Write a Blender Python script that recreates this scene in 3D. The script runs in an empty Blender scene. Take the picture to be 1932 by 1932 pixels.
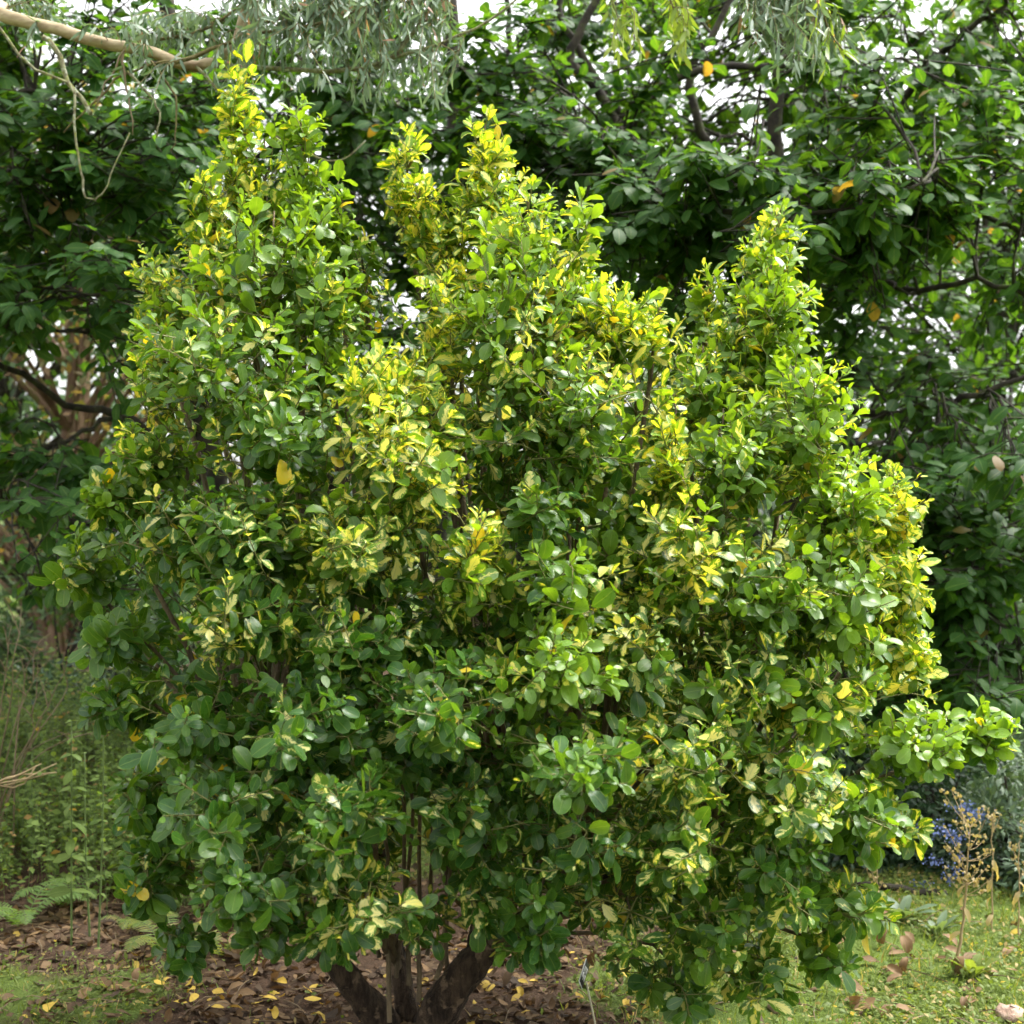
import bpy, math, random
import numpy as np
from mathutils import Vector

R = math.radians
rng = np.random.default_rng(11)
random.seed(11)
scene = bpy.context.scene
COL = scene.collection

# ------------------------------------------------------------------ camera, sky, sun, exposure
TAN, CAMZ = 0.3696, 1.6                     # half-frame tangent, eye height
cam_d = bpy.data.cameras.new("camera")
cam = bpy.data.objects.new("camera", cam_d); COL.objects.link(cam)
cam.location = (0, 0, CAMZ); cam.rotation_euler = (R(90), 0, 0)
cam_d.sensor_width = 36; cam_d.lens = 18 / TAN
cam_d.clip_start = 0.05; cam_d.clip_end = 800
cam_d.dof.use_dof = True; cam_d.dof.focus_distance = 3.9; cam_d.dof.aperture_fstop = 3.6
scene.camera = cam

SUN_EL, SUN_AZ = R(60), R(68)               # azimuth measured from +Y (away from camera) towards +X
world = bpy.data.worlds.new("World"); scene.world = world; world.use_nodes = True
wn = world.node_tree; wn.nodes.clear()
sky = wn.nodes.new("ShaderNodeTexSky"); sky.sky_type = 'NISHITA'; sky.sun_disc = False
sky.sun_elevation = SUN_EL; sky.sun_rotation = SUN_AZ
sky.air_density = 1.0; sky.dust_density = 4.0; sky.ozone_density = 0.6
hs = wn.nodes.new("ShaderNodeHueSaturation"); hs.inputs['Saturation'].default_value = 0.05   # thin bright cloud
bg = wn.nodes.new("ShaderNodeBackground"); bg.inputs['Strength'].default_value = 0.15
wo = wn.nodes.new("ShaderNodeOutputWorld")
wn.links.new(sky.outputs[0], hs.inputs['Color']); wn.links.new(hs.outputs[0], bg.inputs[0]); wn.links.new(bg.outputs[0], wo.inputs[0])
sl = bpy.data.lights.new("sun", 'SUN'); sl.energy = 1.4; sl.angle = R(26); sl.color = (1.0, 0.95, 0.86)
sun = bpy.data.objects.new("sun", sl); COL.objects.link(sun)
sdir = Vector((math.sin(SUN_AZ) * math.cos(SUN_EL), math.cos(SUN_AZ) * math.cos(SUN_EL), math.sin(SUN_EL)))
sun.location = sdir * 30
sun.rotation_euler = sdir.to_track_quat('Z', 'Y').to_euler()
vs_ = scene.view_settings
scene.display_settings.display_device = 'sRGB'
vs_.view_transform = 'Standard'; vs_.look = 'None'; vs_.gamma = 1; vs_.use_curve_mapping = False
vs_.exposure = 2.02
cy = scene.cycles
cy.use_denoising = True
cy.use_adaptive_sampling = True; cy.adaptive_threshold = .03
cy.max_bounces = 5; cy.diffuse_bounces = 3; cy.glossy_bounces = 2; cy.transmission_bounces = 4; cy.transparent_max_bounces = 4
cy.caustics_reflective = False; cy.caustics_refractive = False

# ------------------------------------------------------------------ small helpers
def at(px, py, d):
    """point of the place that the photograph (1932 px a side) shows at px, py when it stands d metres away"""
    return np.array([(px / 1932 - .5) * 2 * TAN * d, d, CAMZ - (py / 1932 - .5) * 2 * TAN * d])

def px2m(p, d): return p / 1932 * 2 * TAN * d
def nrm(a): return a / np.maximum(np.linalg.norm(a, axis=-1, keepdims=True), 1e-9)
def sstep(a, b, x):
    t = np.clip((x - a) / (b - a), 0, 1); return t * t * (3 - 2 * t)

def ground_z(x, y):
    x = np.asarray(x, float); y = np.asarray(y, float)
    z = .38 * sstep(5.2, 8.2, y) * sstep(-.5, -1.8, x)
    z = z + .025 * np.sin(x * 2.1 + 1) * np.cos(y * 1.7) + .012 * np.sin(x * 6.3) * np.sin(y * 5.1 + .5)
    return z

def link(o, parent=None):
    COL.objects.link(o)
    if parent is not None:
        o.parent = parent
        o.matrix_parent_inverse.identity()
    return o

def empty(name, loc, label, cat, group=None):
    o = bpy.data.objects.new(name, None); o.empty_display_size = .1
    o.location = loc; link(o)
    tag(o, label, cat, group)
    return o

def tag(o, label=None, cat=None, group=None, kind=None):
    if label: o["label"] = label
    if cat: o["category"] = cat
    if group: o["group"] = group
    if kind: o["kind"] = kind
    return o

def mesh_obj(name, verts, quads, mat, parent=None, uv=None, attr=None, smooth=True, origin=None, kind=None):
    """verts (n,3) in world space, quads (m,4) or a list of polygons; origin: where the object stands"""
    verts = np.asarray(verts, np.float32).reshape(-1, 3)
    pl = np.array(parent.location, np.float32) if parent is not None else np.zeros(3, np.float32)
    if parent is not None and parent.parent is not None: pl = pl + np.array(parent.parent.location, np.float32)
    o0 = np.asarray(origin, np.float32) if origin is not None else pl
    me = bpy.data.meshes.new(name)
    q = np.asarray(quads, np.int32).reshape(-1, 4)
    me.vertices.add(len(verts)); me.vertices.foreach_set("co", (verts - o0).ravel())
    me.loops.add(q.size); me.loops.foreach_set("vertex_index", q.ravel())
    me.polygons.add(len(q)); me.polygons.foreach_set("loop_start", np.arange(0, q.size, 4, dtype=np.int32))
    me.update(calc_edges=True)
    if smooth: me.polygons.foreach_set("use_smooth", np.ones(len(q), bool))
    if uv is not None:
        l = me.uv_layers.new(name="UVMap"); l.data.foreach_set("uv", np.asarray(uv, np.float32)[q.ravel()].ravel())
    if attr is not None:
        a = me.attributes.new("leaf", 'FLOAT_COLOR', 'POINT'); a.data.foreach_set("color", np.asarray(attr, np.float32).ravel())
    if mat: me.materials.append(mat)
    o = bpy.data.objects.new(name, me)
    link(o, parent)
    o.location = Vector([float(v) for v in (o0 - pl)])
    if kind: o["kind"] = kind
    return o

class Geo:
    """collects tubes and other quads into one mesh"""
    def __init__(s): s.v = []; s.q = []; s.n = 0; s.uv = []
    def add(s, v, q, uv=None):
        v = np.asarray(v, float).reshape(-1, 3)
        s.v.append(v); s.q.append(np.asarray(q).reshape(-1, 4) + s.n); s.n += len(v)
        s.uv.append(np.zeros((len(v), 2)) if uv is None else uv)
    def tube(s, path, rad, sides=6, rough=0.0):
        p = np.asarray(path, float); n = len(p); rad = np.broadcast_to(np.asarray(rad, float), (n,)) if np.ndim(rad) == 0 else np.asarray(rad, float)
        t = nrm(np.gradient(p, axis=0))
        ref = np.array([0, 0, 1.]) if abs(t[:, 2]).mean() < .75 else np.array([1., 0, 0])
        e1 = nrm(np.cross(t, ref)); e2 = np.cross(t, e1)
        a = np.linspace(0, 2 * np.pi, sides, endpoint=False)
        r = rad[:, None] * (1 + rough * rng.normal(size=(n, sides)))
        v = p[:, None] + r[..., None] * (np.cos(a)[None, :, None] * e1[:, None] + np.sin(a)[None, :, None] * e2[:, None])
        i = np.arange(n - 1)[:, None]; j = np.arange(sides)[None]; jn = (j + 1) % sides
        q = np.stack(np.broadcast_arrays(i * sides + j, i * sides + jn, (i + 1) * sides + jn, (i + 1) * sides + j), -1)
        ln = np.concatenate([[0], np.cumsum(np.linalg.norm(np.diff(p, axis=0), axis=1))])
        uv = np.stack(np.broadcast_arrays((np.arange(sides) / sides)[None, :], ln[:, None]), -1).reshape(-1, 2)
        s.add(v, q, uv)
        # end cap
        if sides >= 4:
            k = (n - 1) * sides
            if sides == 4: s.q.append(np.array([[k, k + 1, k + 2, k + 3]]) + s.n - len(v.reshape(-1, 3)))
            elif sides == 6: s.q.append(np.array([[k, k + 1, k + 2, k + 3], [k, k + 3, k + 4, k + 5]]) + s.n - len(v.reshape(-1, 3)))
            elif sides == 8: s.q.append(np.array([[k, k + 1, k + 2, k + 3], [k, k + 3, k + 4, k + 7], [k + 4, k + 5, k + 6, k + 7]]) + s.n - len(v.reshape(-1, 3)))
    def box(s, c, a, b, n):
        c, a, b, n = map(np.asarray, (c, a, b, n))
        v = [c + i * a + j * b + k * n for k in (-.5, .5) for j in (-.5, .5) for i in (-.5, .5)]
        s.add(v, [[0, 2, 3, 1], [4, 5, 7, 6], [0, 1, 5, 4], [2, 6, 7, 3], [0, 4, 6, 2], [1, 3, 7, 5]])
    def build(s, name, mat, parent=None, kind=None, origin=None, smooth=True):
        return mesh_obj(name, np.concatenate(s.v), np.concatenate(s.q), mat, parent, uv=np.concatenate(s.uv), kind=kind, origin=origin, smooth=smooth)

def curve(pts, n=10, wob=0.0):
    """smooth path through points (Catmull-Rom)"""
    p = np.asarray(pts, float); m = len(p)
    pp = np.vstack([2 * p[0] - p[1], p, 2 * p[-1] - p[-2]])
    ts = np.linspace(0, m - 1 - 1e-6, n); out = []
    for t in ts:
        i = int(t); f = t - i; a, b, c, d = pp[i:i + 4]
        out.append(.5 * ((2 * b) + (c - a) * f + (2 * a - 5 * b + 4 * c - d) * f * f + (3 * b - a - 3 * c + d) * f ** 3))
    out = np.array(out)
    if wob: out[1:-1] += rng.normal(0, wob, (n - 2, 3))
    return out

# leaf outlines: list of (u along the leaf, half width)
def outline(us, f): return np.array(us), np.array([f(u) for u in us])
OVAL = (np.array([0, .13, .38, .68, .91, 1.]), np.array([.06, .42, .89, .99, .66, .20]))
BROAD = outline([0, .18, .5, .82, 1.], lambda u: max(.04, math.sin(math.pi * min(1, .03 + .955 * u ** 1.1)) ** .7))
POINTED = outline([0, .3, .65, 1.], lambda u: max(.03, math.sin(math.pi * (.06 + .92 * u)) ** .9))
SIMPLE = (np.array([0, .5, 1.]), np.array([.10, 1., .10]))
LANCE = outline([0, .25, .6, 1.], lambda u: max(.06, math.sin(math.pi * (.08 + .9 * u)) ** .7))

class Leaves:
    def __init__(s): s.a = []
    def add(s, pos, d, n, L, W, curl, fold, attr, wave=0.0):
        N = len(pos)
        f = lambda x: np.broadcast_to(np.asarray(x, float), (N,))
        s.a.append((np.asarray(pos, float), np.asarray(d, float), np.asarray(n, float), f(L), f(W), f(curl), f(fold), np.asarray(attr, float), f(wave)))
    def cat(s): return [np.concatenate([a[i] for a in s.a]) for i in range(9)]
    def verts(s, ol, nv):
        pos, d, n, L, W, c, fo, at_, wv = s.cat()
        d = nrm(d); n = nrm(n - d * (n * d).sum(-1, keepdims=True)); sd = np.cross(n, d)
        us, ws = ol; v = np.linspace(-1, 1, nv)
        c = np.where(abs(c) < 1e-3, 1e-3, c)
        th = c[:, None] * us                                     # N,nu
        x = np.sin(th) / c[:, None]; z = -(1 - np.cos(th)) / c[:, None]
        mid = pos[:, None] + L[:, None, None] * (d[:, None] * x[..., None] + n[:, None] * z[..., None])
        nn = n[:, None] * np.cos(th)[..., None] + d[:, None] * np.sin(th)[..., None]
        hw = .5 * W[:, None] * ws                                 # N,nu
        ph = (pos[:, 0] * 91 + pos[:, 2] * 57)
        lift = fo[:, None, None] * (abs(v) * .6 + v * v * .4) + wv[:, None, None] * np.sin(us[None, :, None] * 8 + ph[:, None, None] + 2 * np.sign(v)) * abs(v)
        P = mid[:, :, None] + sd[:, None, None] * (hw[:, :, None] * v)[..., None] + nn[:, :, None] * (hw[:, :, None] * lift)[..., None]
        nu = len(us)
        i = np.arange(nu - 1)[:, None]; j = np.arange(nv - 1)[None]
        q = np.stack([i * nv + j, (i + 1) * nv + j, (i + 1) * nv + j + 1, i * nv + j + 1], -1).reshape(-1, 4)
        uv = np.stack(np.broadcast_arrays(((v + 1) / 2)[None], us[:, None]), -1).reshape(-1, 2)
        return P.reshape(len(pos), -1, 3), q, uv, at_
    def build(s, name, mat, parent=None, ol=OVAL, nv=5, nparts=0, kind="stuff", part_name="leaf"):
        P, q, uv, at_ = s.verts(ol, nv)
        N, K = P.shape[:2]
        keep = np.ones(N, bool)
        if nparts:
            pos, d, n, L, W = s.cat()[:5]
            c = P.mean(1); dep = c[:, 1]
            sx = c[:, 0] / dep / TAN; sz = (c[:, 2] - CAMZ) / dep / TAN
            view = nrm(c - np.array([0, 0, CAMZ])); nn = nrm(n)
            area = L * W * abs((nn * view).sum(-1)) / dep ** 2
            ok = (abs(sx) < .98) & (abs(sz) < .98) & (dep > .5)
            cs = 22 / 1024 * 2
            cell = np.floor(sx / cs).astype(int) * 4000 + np.floor(sz / cs).astype(int)
            order = np.lexsort((dep, cell)); first = np.ones(N, bool); first[order[1:]] = cell[order[1:]] != cell[order[:-1]]
            cand = np.where(ok & first)[0]
            pick = cand[np.argsort(-area[cand])][:nparts]
            keep[pick] = False
            for k in pick:
                mesh_obj(part_name, P[k], q, mat, parent, uv=uv, attr=np.repeat(at_[k][None], K, 0), origin=P[k][0])
        idx = np.where(keep)[0]
        if len(idx) == 0: return None
        M = len(idx)
        Q = (q[None] + (np.arange(M) * K)[:, None, None]).reshape(-1, 4)
        return mesh_obj(name, P[idx].reshape(-1, 3), Q, mat, parent, uv=np.tile(uv, (M, 1)), attr=np.repeat(at_[idx], K, 0), kind=kind)

def rods(p0, p1, r0, r1, geo):
    """many thin three-sided rods at once"""
    p0 = np.asarray(p0); p1 = np.asarray(p1); N = len(p0)
    t = nrm(p1 - p0); e1 = nrm(np.cross(t, np.array([.31, .52, .79]))); e2 = np.cross(t, e1)
    r0 = np.broadcast_to(r0, (N,)); r1 = np.broadcast_to(r1, (N,))
    a = np.array([0, 2.0944, 4.1888])
    ring = lambda p, r: p[:, None] + r[:, None, None] * (np.cos(a)[None, :, None] * e1[:, None] + np.sin(a)[None, :, None] * e2[:, None])
    V = np.concatenate([ring(p0, r0), ring(p1, r1)], 1)
    q = np.array([[0, 1, 4, 3], [1, 2, 5, 4], [2, 0, 3, 5]])
    geo.add(V.reshape(-1, 3), (q[None] + (np.arange(N) * 6)[:, None, None]).reshape(-1, 4))

# ------------------------------------------------------------------ materials
class Mat:
    def __init__(s, name):
        s.m = bpy.data.materials.new(name); s.m.use_nodes = True; s.t = s.m.node_tree; s.t.nodes.clear()
        s.out = s.t.nodes.new("ShaderNodeOutputMaterial")
    def n(s, typ, **kw):
        nd = s.t.nodes.new(typ)
        for k, v in kw.items():
            if k in nd.bl_rna.properties: setattr(nd, k, v)
        return nd
    def l(s, a, b): s.t.links.new(a, b)
    def val(s, inp, v):
        if hasattr(v, "bl_idname") or hasattr(v, "is_output"): s.l(v, inp)
        else: inp.default_value = v
    def math(s, op, a, b=0.0, c=0.0, clamp=False):
        nd = s.n("ShaderNodeMath", operation=op); nd.use_clamp = clamp
        s.val(nd.inputs[0], a); s.val(nd.inputs[1], b)
        if op in ('MULTIPLY_ADD', 'SMOOTH_MIN', 'COMPARE', 'WRAP'): s.val(nd.inputs[2], c)
        return nd.outputs[0]
    def mix(s, f, a, b, blend='MIX'):
        nd = s.n("ShaderNodeMix", data_type='RGBA', blend_type=blend)
        s.val(nd.inputs[0], f)
        for i, x in ((6, a), (7, b)):
            if isinstance(x, tuple): nd.inputs[i].default_value = x + (1,) if len(x) == 3 else x
            else: s.l(x, nd.inputs[i])
        return nd.outputs[2]
    def smooth(s, x, a, b):
        nd = s.n("ShaderNodeMapRange", interpolation_type='SMOOTHSTEP')
        s.val(nd.inputs[0], x); s.val(nd.inputs[1], a); s.val(nd.inputs[2], b)
        return nd.outputs[0]
    def noise(s, vec, scale, detail=3, dim='3D', w=None, rough=.55):
        nd = s.n("ShaderNodeTexNoise", noise_dimensions=dim); nd.inputs['Scale'].default_value = scale
        nd.inputs['Detail'].default_value = detail; nd.inputs['Roughness'].default_value = rough
        if vec is not None: s.l(vec, nd.inputs['Vector'])
        if w is not None: s.val(nd.inputs['W'], w)
        return nd.outputs[0]
    def combine(s, x, y, z):
        nd = s.n("ShaderNodeCombineXYZ")
        for i, v in enumerate((x, y, z)): s.val(nd.inputs[i], v)
        return nd.outputs[0]
    def coords(s, which='Object'): return s.n("ShaderNodeTexCoord").outputs[which]

def leaf_uv(M):
    uv = M.n("ShaderNodeUVMap", uv_map="UVMap"); sp = M.n("ShaderNodeSeparateXYZ"); M.l(uv.outputs[0], sp.inputs[0])
    v = M.math('MULTIPLY_ADD', sp.outputs[0], 2.0, -1.0)
    return v, M.math('ABSOLUTE', v), sp.outputs[1]

def leaf_attr(M):
    a = M.n("ShaderNodeAttribute", attribute_name="leaf"); sp = M.n("ShaderNodeSeparateColor"); M.l(a.outputs['Color'], sp.inputs[0])
    return sp.outputs[0], sp.outputs[1], sp.outputs[2], a.outputs['Alpha']

def leaf_surface(M, col, trans, rough, spec, tint=(2.3, 2.0, .9), bump=None, coat=0.0):
    p = M.n("ShaderNodeBsdfPrincipled"); M.l(col, p.inputs['Base Color'])
    M.val(p.inputs['Roughness'], rough); p.inputs['Specular IOR Level'].default_value = spec
    t = M.n("ShaderNodeBsdfTranslucent")
    M.l(M.mix(1.0, col, tint, 'MULTIPLY'), t.inputs[0])
    if bump is not None:
        b = M.n("ShaderNodeBump"); b.inputs['Strength'].default_value = .10; b.inputs['Distance'].default_value = .004
        M.l(bump, b.inputs['Height']); M.l(b.outputs[0], p.inputs['Normal'])
    mx = M.n("ShaderNodeMixShader"); mx.inputs[0].default_value = trans
    M.l(p.outputs[0], mx.inputs[1]); M.l(t.outputs[0], mx.inputs[2]); M.l(mx.outputs[0], M.out.inputs[0])

def mat_variegated():
    """R variegation, G youth, B seed, A senescence"""
    M = Mat("variegated_leaf")
    v, av, u = leaf_uv(M); r, g, b, sen = leaf_attr(M)
    seed = M.math('MULTIPLY', b, 137.0)
    side = M.math('SIGN', v)
    s = M.math('SUBTRACT', u, M.math('MULTIPLY', av, .42))          # along the side veins
    vec = M.combine(M.math('MULTIPLY', s, 9.0), M.math('MULTIPLY', av, 1.6), M.math('MULTIPLY_ADD', side, 7.0, seed))
    streak = M.noise(vec, 1.0, 2.5)
    wide = M.noise(M.combine(M.math('MULTIPLY', u, 2.2), side, seed), 1.0, 1)
    edge = M.math('ADD', M.math('MULTIPLY', av, .95), M.math('MULTIPLY', M.math('SUBTRACT', streak, .5), -1.9))
    edge = M.math('ADD', edge, M.math('MULTIPLY', M.math('SUBTRACT', wide, .5), -1.6))
    mask = M.math('MULTIPLY', M.smooth(M.math('SUBTRACT', M.math('MULTIPLY', r, .95), edge), .0, .07), M.smooth(r, .02, .1))
    halo = M.math('MULTIPLY', M.smooth(M.math('SUBTRACT', M.math('MULTIPLY', r, .95), edge), -.45, .0), M.smooth(r, .02, .1))
    mott = M.noise(M.combine(M.math('MULTIPLY', u, 3.0), M.math('MULTIPLY', v, 1.5), seed), 1.3, 3)
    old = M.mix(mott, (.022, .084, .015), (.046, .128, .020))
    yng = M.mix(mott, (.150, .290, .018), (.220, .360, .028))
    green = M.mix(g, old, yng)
    green = M.mix(M.math('MULTIPLY', halo, .55), green, (.13, .26, .028))
    cream = M.mix(g, (.66, .63, .27), (.62, .62, .060))
    col = M.mix(mask, green, cream)
    rib = M.math('SUBTRACT', 1.0, M.smooth(av, .015, .06))
    col = M.mix(M.math('MULTIPLY', rib, .5), col, (.24, .33, .08))
    rim = M.smooth(av, .90, .985)
    col = M.mix(M.math('MULTIPLY', rim, .6), col, (.20, .34, .045))
    col = M.mix(sen, col, M.mix(mott, (.70, .46, .030), (.58, .52, .06)))
    spot = M.smooth(M.noise(M.combine(M.math('MULTIPLY', u, 9.0), M.math('MULTIPLY', v, 5.0), seed), 1.6, 1), .76, .80)
    col = M.mix(M.math('MULTIPLY', spot, .7), col, (.10, .06, .02))
    vein = M.math('ADD', M.math('SINE', M.math('MULTIPLY', s, 46.0)), M.math('MULTIPLY', rib, -3.0))
    leaf_surface(M, col, .42, M.math('MULTIPLY_ADD', mott, .40, .12), .46, (2.0, 1.7, .45), vein, 0.0)
    return M.m

def mat_leaf(name, dark, light, dead=(.30, .13, .04), trans=.38, rough=.42, spec=.5, tint=(2.2, 2.1, .7), rib=(.2, .3, .1), coat=0.):
    M = Mat(name); v, av, u = leaf_uv(M); r, g, b, sen = leaf_attr(M)
    seed = M.math('MULTIPLY', b, 91.0)
    mott = M.noise(M.combine(M.math('MULTIPLY', u, 4.0), M.math('MULTIPLY', v, 2.0), seed), 1.2, 3)
    f = M.math('ADD', g, M.math('MULTIPLY', M.math('SUBTRACT', mott, .5), .5), clamp=True)
    col = M.mix(f, dark, light)
    rb = M.math('SUBTRACT', 1.0, M.smooth(av, .02, .08))
    col = M.mix(M.math('MULTIPLY', rb, .45), col, rib)
    col = M.mix(sen, col, M.mix(mott, dead, tuple(min(1, c * 1.8) for c in dead)))
    s = M.math('SUBTRACT', u, M.math('MULTIPLY', av, .35))
    vein = M.math('MULTIPLY_ADD', M.math('SINE', M.math('MULTIPLY', s, 55.0)), .2, M.math('MULTIPLY', rb, -.6))
    leaf_surface(M, col, trans, rough, spec, tint, None, 0.0)
    return M.m

def mat_bark(name, a, b, c=None, scale=14., along=1.5, rough=.85, moss=None, bump=.6):
    M = Mat(name); co = M.coords('Object')
    mp = M.n("ShaderNodeMapping"); mp.inputs['Scale'].default_value = (1, 1, 1 / along); M.l(co, mp.inputs[0])
    n1 = M.noise(mp.outputs[0], scale, 6, rough=.65); n2 = M.noise(co, scale * 4, 4)
    col = M.mix(M.smooth(n1, .35, .65), a, b)
    if c: col = M.mix(M.smooth(M.noise(co, scale * .7, 3), .55, .68), col, c)
    if moss: col = M.mix(M.smooth(M.noise(co, scale * 1.6, 4), .5, .66), col, moss)
    p = M.n("ShaderNodeBsdfPrincipled"); M.l(col, p.inputs['Base Color']); p.inputs['Roughness'].default_value = rough
    p.inputs['Specular IOR Level'].default_value = .25
    bp = M.n("ShaderNodeBump"); bp.inputs['Strength'].default_value = bump; bp.inputs['Distance'].default_value = .02
    M.l(M.math('ADD', n1, M.math('MULTIPLY', n2, .5)), bp.inputs['Height']); M.l(bp.outputs[0], p.inputs['Normal'])
    M.l(p.outputs[0], M.out.inputs[0])
    return M.m

def mat_plain(name, col, rough=.6, var=.25, scale=40., spec=.4):
    M = Mat(name); n = M.noise(M.coords('Object'), scale, 3)
    c = M.mix(n, tuple(x * (1 - var) for x in col), tuple(min(1, x * (1 + var)) for x in col))
    p = M.n("ShaderNodeBsdfPrincipled"); M.l(c, p.inputs['Base Color']); p.inputs['Roughness'].default_value = rough
    p.inputs['Specular IOR Level'].default_value = spec
    M.l(p.outputs[0], M.out.inputs[0]); return M.m

def mat_ground():
    M = Mat("ground_soil"); co = M.coords('Object')
    r, g, b, a = leaf_attr(M)                                        # R: share of moss and turf
    n1 = M.noise(co, 3.0, 6); n2 = M.noise(co, 28.0, 5); n3 = M.noise(co, 120.0, 3)
    soil = M.mix(n2, (.030, .019, .012), (.095, .058, .036))
    soil = M.mix(M.smooth(n3, .55, .75), soil, (.15, .085, .05))
    turf = M.mix(n2, (.045, .080, .014), (.12, .165, .03))
    turf = M.mix(M.smooth(n3, .6, .8), turf, (.17, .16, .05))
    f = M.smooth(M.math('ADD', r, M.math('MULTIPLY', M.math('SUBTRACT', n1, .5), 1.1)), .38, .62)
    p = M.n("ShaderNodeBsdfPrincipled"); M.l(M.mix(f, soil, turf), p.inputs['Base Color'])
    p.inputs['Roughness'].default_value = .95; p.inputs['Specular IOR Level'].default_value = .2
    bp = M.n("ShaderNodeBump"); bp.inputs['Strength'].default_value = .9; bp.inputs['Distance'].default_value = .02
    M.l(M.math('ADD', n2, M.math('MULTIPLY', n3, .5)), bp.inputs['Height']); M.l(bp.outputs[0], p.inputs['Normal'])
    M.l(p.outputs[0], M.out.inputs[0]); return M.m

m_var = mat_variegated()
m_mag = mat_leaf("large_green_leaf", (.028, .084, .018), (.066, .150, .032), dead=(.17, .105, .045), trans=.48, rough=.48, spec=.20, tint=(2.6, 2.2, .4), coat=.05)
m_euc = mat_leaf("grey_green_narrow_leaf", (.095, .150, .105), (.19, .255, .165), dead=(.22, .12, .08), trans=.3, rough=.5, tint=(1.7, 1.8, .8))
m_far = mat_leaf("far_leaf", (.022, .060, .018), (.060, .120, .032), dead=(.14, .09, .05), trans=.4, rough=.5, tint=(2.2, 2.2, .6))
m_weed = mat_leaf("weed_leaf", (.072, .122, .028), (.15, .215, .055), dead=(.22, .14, .06), trans=.42, rough=.6, spec=.2)
m_dark = mat_leaf("dark_glossy_leaf", (.014, .042, .020), (.040, .085, .036), dead=(.06, .11, .04), trans=.25, rough=.34)
m_grey = mat_leaf("grey_green_leaf", (.060, .110, .065), (.14, .20, .12), trans=.3, rough=.5)
m_turf = mat_leaf("turf_leaf", (.075, .118, .022), (.165, .210, .055), dead=(.26, .19, .085), trans=.4, rough=.55, spec=.3)
m_fern = mat_leaf("fern_leaf", (.060, .130, .030), (.14, .21, .06), dead=(.24, .18, .06), trans=.45, rough=.6, spec=.3)
m_litter = mat_leaf("dead_leaf", (.042, .027, .016), (.20, .125, .060), dead=(.40, .285, .050), trans=.15, rough=.7, spec=.3, tint=(1.5, 1.2, .7), rib=(.1, .06, .035))
m_stem = mat_bark("shrub_stem_bark", (.085, .068, .042), (.17, .130, .075), scale=30, along=3)
m_trunk = mat_bark("shrub_trunk_bark", (.020, .014, .009), (.085, .058, .036), (.17, .12, .075), scale=38, along=4., bump=1.)
m_twig = mat_plain("green_twig", (.145, .145, .042), .55)
m_limb = mat_bark("dark_mossy_bark", (.018, .015, .012), (.045, .038, .028), moss=(.050, .055, .022), scale=12, along=2)
m_eucbark = mat_bark("pale_peeling_bark", (.30, .225, .135), (.46, .37, .24), (.17, .10, .055), scale=9, along=.35, rough=.6, bump=.3)
m_lichen = mat_bark("lichen_bark", (.12, .10, .06), (.30, .30, .18), (.40, .42, .32), scale=45, along=1, moss=(.22, .24, .06))
m_eutwig = mat_bark("olive_twig_bark", (.10, .075, .035), (.20, .17, .07), scale=40)
m_dry = mat_plain("dry_straw_stalk", (.33, .245, .13), .7)
m_rust = mat_plain("tan_bare_twig", (.17, .125, .07), .7)
m_weedstem = mat_plain("weed_green_stem", (.10, .15, .04), .6)
m_blue = mat_plain("blue_blossom", (.16, .21, .44), .7, .35, 60)
m_ground = mat_ground()
m_stone = mat_bark("pale_stone", (.30, .20, .15), (.45, .33, .26), scale=20, along=1)

# ------------------------------------------------------------------ ground
def build_ground():
    xs = np.unique(np.concatenate([-np.geomspace(5, 300, 14), np.linspace(-5, 5, 110), np.geomspace(5, 300, 14)]))
    ys = np.unique(np.concatenate([np.array([-300, -150, -60, -25, -10, -4, 0, 2]), np.linspace(2.8, 12, 100), np.geomspace(12, 400, 16)]))
    X, Y = np.meshgrid(xs, ys, indexing='ij'); Z = ground_z(X, Y)
    near = (abs(X) < 5) & (Y > 2) & (Y < 12)
    Z = Z + np.where(near, rng.normal(0, .006, X.shape), 0)
    turf = turf_share(X, Y)
    nx, ny = X.shape
    i = np.arange(nx - 1)[:, None]; j = np.arange(ny - 1)[None]
    q = np.stack([i * ny + j, (i + 1) * ny + j, (i + 1) * ny + j + 1, i * ny + j + 1], -1).reshape(-1, 4)
    a = np.zeros((nx * ny, 4)); a[:, 0] = turf.ravel()
    o = mesh_obj("ground", np.stack([X, Y, Z], -1).reshape(-1, 3), q, m_ground, attr=a)
    tag(o, "brown leaf-strewn soil turning to green mossy turf", kind="structure")

def turf_share(x, y):
    right = sstep(.25, .75, x + .25 * np.sin(y * 3)) * sstep(9, 6.5, y)
    left = .62 * sstep(-1.0, -1.35, x + .12 * np.sin(y * 5)) * sstep(5.05, 4.75, y)
    bank = .35 * sstep(5.3, 6.2, y) * sstep(-.6, -1.2, x) + .7 * sstep(5.7, 6.6, y) * sstep(-1.2, -.6, x)
    return np.clip(right + left + bank + .4 * sstep(12, 20, y), 0, 1)

build_ground()

# ------------------------------------------------------------------ the variegated shrub
SB = at(790, 1985, 4.3)
SB[2] = float(ground_z(SB[0], SB[1]))
shrub = empty("variegated_shrub", SB, "tall bushy evergreen shrub with green and cream-splashed glossy oval leaves", "shrub")

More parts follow.
